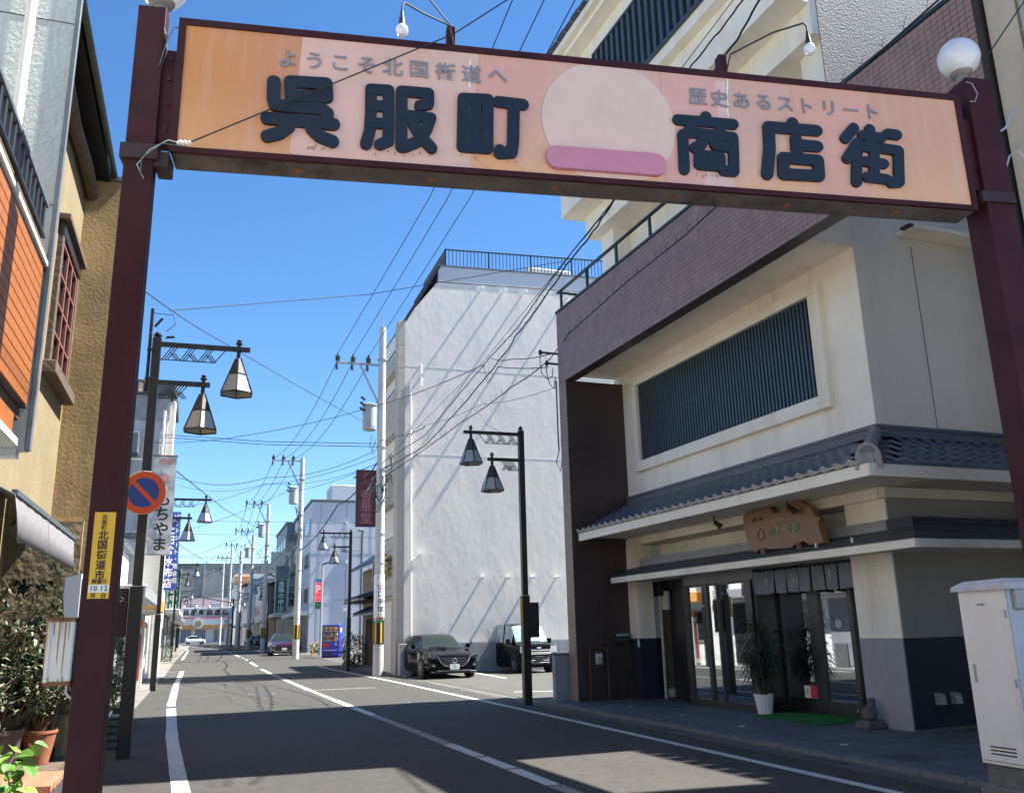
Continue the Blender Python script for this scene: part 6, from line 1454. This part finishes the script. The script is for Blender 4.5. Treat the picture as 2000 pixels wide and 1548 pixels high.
plt = MB().bbox(-.165, .165, -.085, -.075, .30, .465, .003).build('number_plate', white, mz); text('91', .09, mat('plate_green', (.02,.12,.06), .5, var=0), (.06,-.087,.37), *FR, plt, .002); text('・・', .05, mat('plate_green', (0,0,0)), (-.06,-.087,.37), *FR, plt, .002)
text('静岡', .035, mat('plate_green', (0,0,0)), (0,-.087,.44), *FR, plt, .002)
# seats and dash seen through the windscreen are dark; wiper
MB().tube([(-.5, 1.33, 1.02), (.1, 1.30, 1.03)], .01, 5).build('wiper', blackp, mz)
vst = [(.0,.78,.55,.72,.62,.66), (.08,.98,.62,.92,.68,.72), (.40,1.08,.62,1.02,.70,.735), (.62,1.12,.63,1.05,.70,.738), (1.12,1.70,.60,1.08,.70,.74), (1.8,1.78,.62,1.08,.70,.74), (2.8,1.78,.61,1.08,.70,.74), (3.28,1.72,.60,1.08,.69,.735), (3.38,1.2,.64,1.0,.67,.72), (3.40,.6,.64,.55,.65,.7)]
vc = gY(1036, 1290, 32.7); vn = vehicle('black boxy kei van with silver grille parked right of the estate car', (vc.x, vc.y-.9, 0), R(3), vst, black_paint, [(3.1, 4.0), (7.2, 7.9)], [(3.6, 4.9), (5.05, 6.9)], (.58, 3.0), .30, 1.48, 'parked_van', glass=mat('sunshade_glass', (.30,.42,.43), .08, var=.5, vscale=3, spec=.8, coat=1))
fpoly([(-.40,.86),(.40,.86),(.36,.74),(-.36,.74)], -.04, .05).build('grille', blackp, vn)
for z in (.66, .71, .79): MB().bbox(-.46, .46, -.06, -.03, z, z+.028, .006).build('chrome_bar', chrome, vn)
fpoly([(-.50,.62),(.50,.62),(.40,.30),(-.40,.30)], -.03, .04).build('intake', blackp, vn)
for z in (.36,.44,.52): MB().bbox(-.40,.40,-.045,-.03,z,z+.012,.003).build('intake_bar', galv, vn)
for s in (-1, 1):
    h = fpoly([(s*.42,.68),(s*.50,.92),(s*.70,.96),(s*.72,.74)], -.02, .1).build('headlight', mat('headlamp_silver', (0,0,0)), vn); fpoly([(s*.41,.67),(s*.49,.93),(s*.71,.97),(s*.73,.73)], -.035, .012).build('lens', hl, h)
    MB().lathe((s*.6, .0, .42), [(.06,0),(.06,.03),(.045,.035)], 14, axis=(0,-1,0)).build('fog_lamp', chrome, vn); MB().bbox(s*.76, s*.93, .85, .97, 1.04, 1.22, .03).build('mirror', black_paint, vn)
    MB().box(s*.742, s*.748, 1.95, 1.955, .35, 1.1).build('door_gap', blackm, vn); MB().bbox(s*.745, s*.765, 1.7, 1.86, .95, .98, .006).build('door_handle', black_paint, vn)
MB().bbox(-.165,.165,-.075,-.062,.42,.585,.003).build('number_plate', mat('plate_black', (.02,.02,.02), .5, var=0), vn); MB().bbox(-.72,.72,-.02,.1,.2,.3,.02).build('bumper', black_paint, vn)
MB().bbox(-.08,.08,-.07,-.06,.87,.91,.004).build('badge', chrome, vn); MB().tube([(.1, 3.0, 1.78), (.1, 3.15, 1.86)], .01, 5).build('aerial', blackp, vn)
red_paint = mat('dark_red_paint', (.03,.003,.006), .15, var=0, coat=1)
rc = gY(548, 1270, 64.5); rc_ = vehicle('dark red hatchback parked facing the camera down the street', (rc.x+.25, 64.5, gh(64.5)), R(-1), [(a, b_*1.02, c, d, e_, f) for a, b_, c, d, e_, f in mzst], red_paint, [(3.0, 4.0), (7.0, 7.8)], [(3.3, 6.6)], (.85, 3.6), .32, 1.78)
fpoly([(-.7,.62),(.7,.62),(.6,.52),(-.6,.52)], -.02, .03).build('grille', blackp, rc_); MB().bbox(-.165,.165,-.05,-.04,.36,.52,.003).build('number_plate', white, rc_)
MB().tube([(-.8,.0,.42),(-.5,-.03,.28),(.5,-.03,.28),(.8,.0,.42)], .03, 6).build('chrome_trim', chrome, rc_)
for s in (-1,1): fpoly([(s*.5,.66),(s*.8,.64),(s*.86,.76),(s*.66,.74)], -.01, .06).build('headlight', mat('headlamp_silver', (0,0,0)), rc_); MB().bbox(s*.93, s*1.08, 1.55, 1.66, .98, 1.12, .03).build('mirror', red_paint, rc_)
wst = [(.0,.62,.45,.58,.55,.6), (.1,.78,.58,.72,.66,.72), (.5,.92,.62,.88,.72,.76), (.85,1.0,.62,.96,.72,.77), (1.5,1.47,.54,1.0,.72,.77), (2.3,1.52,.54,1.0,.72,.77), (3.0,1.45,.52,1.0,.72,.77), (3.45,1.1,.56,.98,.70,.75), (3.6,.7,.5,.65,.62,.68)]
wc = vehicle('small white hatchback crossing at the far junction', (gY(395,1250,180).x+.6, 180, gh(180)), R(90), wst, mat('white_car_paint', (.75,.73,.72), .2, var=0, coat=.6), [(3.0, 4.0)], [(3.4, 6.4)], (.7, 3.0), .33, 1.5)
for s in (-1,1): MB().bbox(s*.5, s*.68, -.02, .05, .66, .78, .02).build('headlight', chrome, wc)
bc = vehicle('blue grey car parked side on by the distant poles', (5.4, 108, gh(108)), R(-40), [(a, b_, c, d, e_, f) for a, b_, c, d, e_, f in mzst], mat('blue_grey_paint', (.06,.09,.14), .2, var=0, coat=.8), [(3.0, 4.0)], [(3.3, 6.6)], (.92, 3.6), .33, 1.8)
for s in (-1,1): MB().bbox(s*.6, s*.82, -.02, .06, .66, .78, .02).build('headlight', chrome, bc)

# ================================================================ VENDING MACHINE
vm = thing('vending_machine', 'blue drinks vending machine lit from the side beside the lamp post', 'vending machine', (7.62, 57, gh(57)), R(-24))
MB().bbox(-.55, .55, 0, .75, .08, 1.95, .02).build('cabinet', bluepaint, vm); MB().box(-.52,.52,.05,.7,-.05,.08).build('plinth', blackp, vm)
MB().box(-.52, .52, -.012, .0, .95, 1.88).build('display_back', mat('display_dark', (.1,.1,.12), .5, var=0), vm)
for j, z in enumerate((1.58, 1.28, 1.0)):
    MB().box(-.45, .45, -.03, -.013, z-.02, z+.02).build('shelf', galv, vm)
    for i in range(11):
        x = -.42+i*.084; c_ = random.choice([(.6,.1,.05),(.7,.7,.7),(.1,.3,.1),(.6,.4,.1),(.1,.15,.5),(.25,.15,.08)])
        MB().lathe((x, -.045, z+.02), [(.028,0),(.03,.01),(.03,.13),(.02,.17),(.02,.19)], 8).build('drink', mat('drink_%d%d%d' % tuple(int(q*10) for q in c_), c_, .3, var=0), vm)
MB().box(-.46,-.1,-.014,.0,.62,.85).build('red_print', redink, vm); MB().box(-.42,.45,-.014,0,.42,.47).build('pale_print', mat('pale_blue', (.4,.45,.7), .5, var=0), vm); MB().bbox(-.4,.1,-.02,0,.16,.32,.01).build('flap', blackp, vm)
MB().box(.552,.556,.2,.5,1.5,1.75).build('side_badge', whiteink, vm); MB().bbox(.3,.42,-.03,0,.7,.9,.01).build('coin_slot', galv, vm)
# ================================================================ PERSON
pe = bpy.data.meshes.new('person'); V = [(0,0,.92),(0,0,1.15),(0,-.01,1.38),(0,-.02,1.48),(0,-.03,1.60),(.19,0,1.37),(.24,.03,1.12),(.22,-.06,.9),(-.19,0,1.37),(-.24,.02,1.12),(-.23,-.04,.9),(.09,0,.86),(.10,-.02,.48),(.10,.06,.08),(.10,-.06,.04),(-.09,0,.86),(-.10,-.09,.49),(-.10,-.12,.08),(-.10,-.24,.04)]
Ed = [(0,1),(1,2),(2,3),(3,4),(2,5),(5,6),(6,7),(2,8),(8,9),(9,10),(0,11),(11,12),(12,13),(13,14),(0,15),(15,16),(16,17),(17,18)]
RD = [.15,.14,.15,.06,.105,.07,.05,.035,.07,.05,.035,.10,.07,.045,.045,.10,.07,.045,.045]
pe.from_pydata([Vector(v) for v in V], Ed, []); pt = thing('person', 'person in white shirt and dark shorts with a shoulder bag walking far off', 'person', (5.12, 99.6, gh(99.6)))
po = bpy.data.objects.new('body', pe); COL.objects.link(po); po.parent = pt; sm_ = po.modifiers.new('skin', 'SKIN')
for i, r in enumerate(RD): pe.skin_vertices[0].data[i].radius = (r, r)
pe.skin_vertices[0].data[0].use_root = True; po.modifiers.new('sub', 'SUBSURF').levels = 1
pe.materials.append(mat('skin_tone', (.45,.27,.19), .6, var=0))
MB().lathe((0,0,.88), [(.17,0),(.18,.12),(.17,.3),(.21,.5),(.14,.56),(.07,.6)], 12).build('shirt', mat('shirt_white', (.6,.6,.6), .8, var=.05), pt, True)
MB().lathe((0,-.02,.5), [(.13,0),(.19,.05),(.2,.35),(.17,.42)], 10).build('shorts', blackp, pt, True); MB().lathe((0,-.02,1.5), [(.09,0),(.115,.06),(.11,.15),(.05,.21)], 10).build('hair', blackp, pt, True)
MB().bbox(.12,.28,-.1,.12,1.0,1.35,.03).build('bag', mat('navy_bag', (.02,.025,.04), .7, var=0), pt)
# ================================================================ PLANTS ON THE LEFT
def pot_tree(label, c, potr, poth, potm, h, n, seed, mat_, spread, L=.10, W=.028, z0=0, lowest=.25):
    t_ = thing('potted_olive', label, 'plant', (c[0], c[1], z0)); b = MB().lathe((0,0,0), [(potr*.62,0),(potr*.95,poth*.92),(potr,poth*.92),(potr,poth),(potr*.9,poth),(potr*.86,poth*.9)], 20); b.build('pot', potm, t_, True)
    MB().lathe((0,0,poth*.86), [(potr*.88,0),(.02,.01)], 14).build('soil', stem, t_); rn = random.Random(seed); tips = []
    for k in range(7):
        a = rn.uniform(0,6.3); p = Vector((0,0,poth*.85)); pts = [p]
        hh = h*rn.uniform(.65,1)
        for i in range(5):
            p = p+Vector((math.cos(a)*spread*.2*rn.uniform(.2,1.2), math.sin(a)*spread*.2*rn.uniform(.2,1.2), (hh-poth)/5)); pts.append(p)
            if i >= 1: tips.append((p, a))
        MB().tube(pts, .013, 5, .004).build('stem', stem, t_, True)
    tw = MB(); tp2 = []
    for p, a in tips:
        for j in range(5):
            d = Vector((math.cos(a+rn.uniform(-2,2)), math.sin(a+rn.uniform(-2,2)), rn.uniform(-.1,.7))).normalized(); q = p+d*rn.uniform(.15,.32); tw.tube([p, q], .004, 3); tp2.append((p, q, d))
    tw.build('twigs', stem, t_)['kind'] = 'stuff'
    def f(rn_):
        p, q, d = rn_.choice(tp2); return p+(q-p)*rn_.uniform(.1,1.05), d*.6+Vector((rn_.uniform(-1,1), rn_.uniform(-1,1), rn_.uniform(-.6,.8)))
    leaves(n, f, L, W, .15, seed).build('foliage', mat_, t_)['kind'] = 'stuff'; return t_
pot_tree('olive plant in a round terracotta pot right of the dark pot', (-1.57, 11.3), .175, .34, terra, 1.75, 1100, 11, leafo, .55, z0=.28)
pot_tree('tall olive plant in a large dark clay pot at the left edge', (-1.83, 10.6), .22, .5, mat('dark_clay', (.11,.08,.065), .9, var=.2), 1.55, 900, 23, leafo, .7, .12, .034, z0=.2)
pot_tree('dark leaved climbing plant against the rough wall under the awning', (-2.1, 11.6), .15, .3, terra, 2.4, 1500, 31, leafd, .8, .12, .05, z0=.0)
pot_tree('spiky dark plant hanging high on the rough wall beneath the awning', (-1.75, 11.75), .1, .25, blackp, 2.45, 700, 51, leafd, .45, .13, .03, z0=.02, lowest=.6)
pot_tree('pale leaved shrub behind the rusty sign box', (-1.55, 12.6-1.0), .12, .3, blackp, 1.85, 900, 41, leafo, .5, .09, .035, z0=.1)
stp = thing('brick_step', 'low red brick step with pots at the left edge', 'step', (0,0,0)); MB().box(-2.3, -1.30, 10.2, 11.85, 0, .275).build('core', oldwood, stp)
brk = MB().bbox(0,.21,0,.1,0,.06,.005).mesh('brick', mat('red_brick', (.34,.13,.075), .9, var=.3, vscale=6, bump=.3))
for j in range(9):
    for i in range(4): inst('brick', brk, stp, (-1.98+i*.215+random.uniform(-.004,.004), 9.0+j*.106, .30), (0,0,random.uniform(-.03,.03)))
MB().box(-2.0, -1.14, 9.0, 9.96, 0, .298).build('bed', grout, stp)
for k in range(3):
    for i in range(4): inst('brick', brk, stp, (-1.98+i*.215, 8.93, .05+k*.075))
tl = thing('white_timber', 'white painted timber leaning at the foot of the lamp post', 'timber', (0,0,0)); MB().tube([(-1.25, 12.9, .25), (-1.05, 13.6, .62)], .015, 4).build('batten', white, tl)
cr_ = thing('green_crate', 'weathered green plastic crate on the ground between the posts', 'crate', (-1.2, 15.2, 0)); MB().bbox(-.2,.2,-.2,.2,0,.42,.02).build('box', mat('crate_green', (.06,.12,.11), .6, var=.2), cr_)
for z in (.1,.2,.3): MB().box(-.19,.19,-.206,-.2,z,z+.03).build('slot', blackm, cr_)
MB().bbox(-.22,.22,-.22,.22,.42,.46,.01).build('lid', mat('crate_lid', (.1,.18,.17), .6, var=.2), cr_)
# big-leaved plant in the corner: every leaf its own piece
bg_ = thing('leafy_corner_plant', 'bright green broad leaved plant in the bottom left corner', 'plant', (-1.42, 7.9, 0)); rn = random.Random(77)
lb_ = MB(); o_ = [(0,0,0),(.035,.02,.012),(.05,.06,.008),(.03,.1,-.01),(0,.13,-.035),(-.03,.1,-.01),(-.05,.06,.008),(-.035,.02,.012),(0,.06,-.004)]
lb_.v = o_; lb_.f = [(0,1,8),(1,2,8),(2,3,8),(3,4,8),(4,5,8),(5,6,8),(6,7,8),(7,0,8)]; lme = lb_.mesh('leaf', leafy, True); lme2 = lb_.mesh('leaf', mat('leaf_mid', (.075,.17,.025), .45, var=.35, vscale=9), True)
for k in range(6): MB().tube([(0,0,0), (rn.uniform(-.1,.15), rn.uniform(-.3,.3), .35), (rn.uniform(-.2,.28), rn.uniform(-.7,.6), rn.uniform(.5,.75))], .008, 5, .004).build('stem', leaf, bg_)
for k in range(150):
    inst('leaf', rn.choice([lme, lme2]), bg_, (rn.uniform(-.3,.26), rn.uniform(-.8,.7), rn.uniform(.3,.78)), (rn.uniform(-.9,.5), rn.uniform(-.6,.6), rn.uniform(0,6.3)), (rn.uniform(.7,1.2),)*3)
MB().lathe((-.1,0,0), [(.16,0),(.2,.3),(.18,.3)], 14).build('pot', terra, bg_)
# shrubs between the posts
def shrub(label, c, r, zs, n, seed, m, L=.07, W=.04):
    t_ = thing('shrub', label, 'shrub', c); leaves(n, ballf((0,0,r*zs), r, zs), L, W, .2, seed).build('foliage', m, t_)['kind'] = 'stuff'
    MB().lathe((0,0,-c[2]), [(.03,0),(.02,c[2]+r*zs)], 6).build('trunk', stem, t_); return t_
shrub('upright green bush between the gate post and the lamp post', (-1.62, 19.2, .45), .32, 1.9, 1800, 5, leaf); shrub('low bright yellow green plants in a trough left of the road', (-1.45, 19, .28), .3, .6, 900, 6, leafy)
shrub('small weeds at the foot of the far left lamp post', (-1.9, 60, .2), .6, .7, 500, 9, leafo, .15, .06)
tr = thing('planter_trough', 'dark brown planter trough under the yellow green plants', 'planter', (-1.5, 19, 0)); MB().bbox(-.32,.38,-.2,.2,.05,.3,.02).build('trough', mat('dark_brown_plastic', (.05,.025,.02), .6), tr)
sw_ = thing('wall_socket', 'small cream socket plate on the rough wall', 'socket', (-1.62, 11.9, .95)); MB().bbox(-.04,.04,-.02,.02,-.05,.05,.006).build('plate', offwhite, sw_)
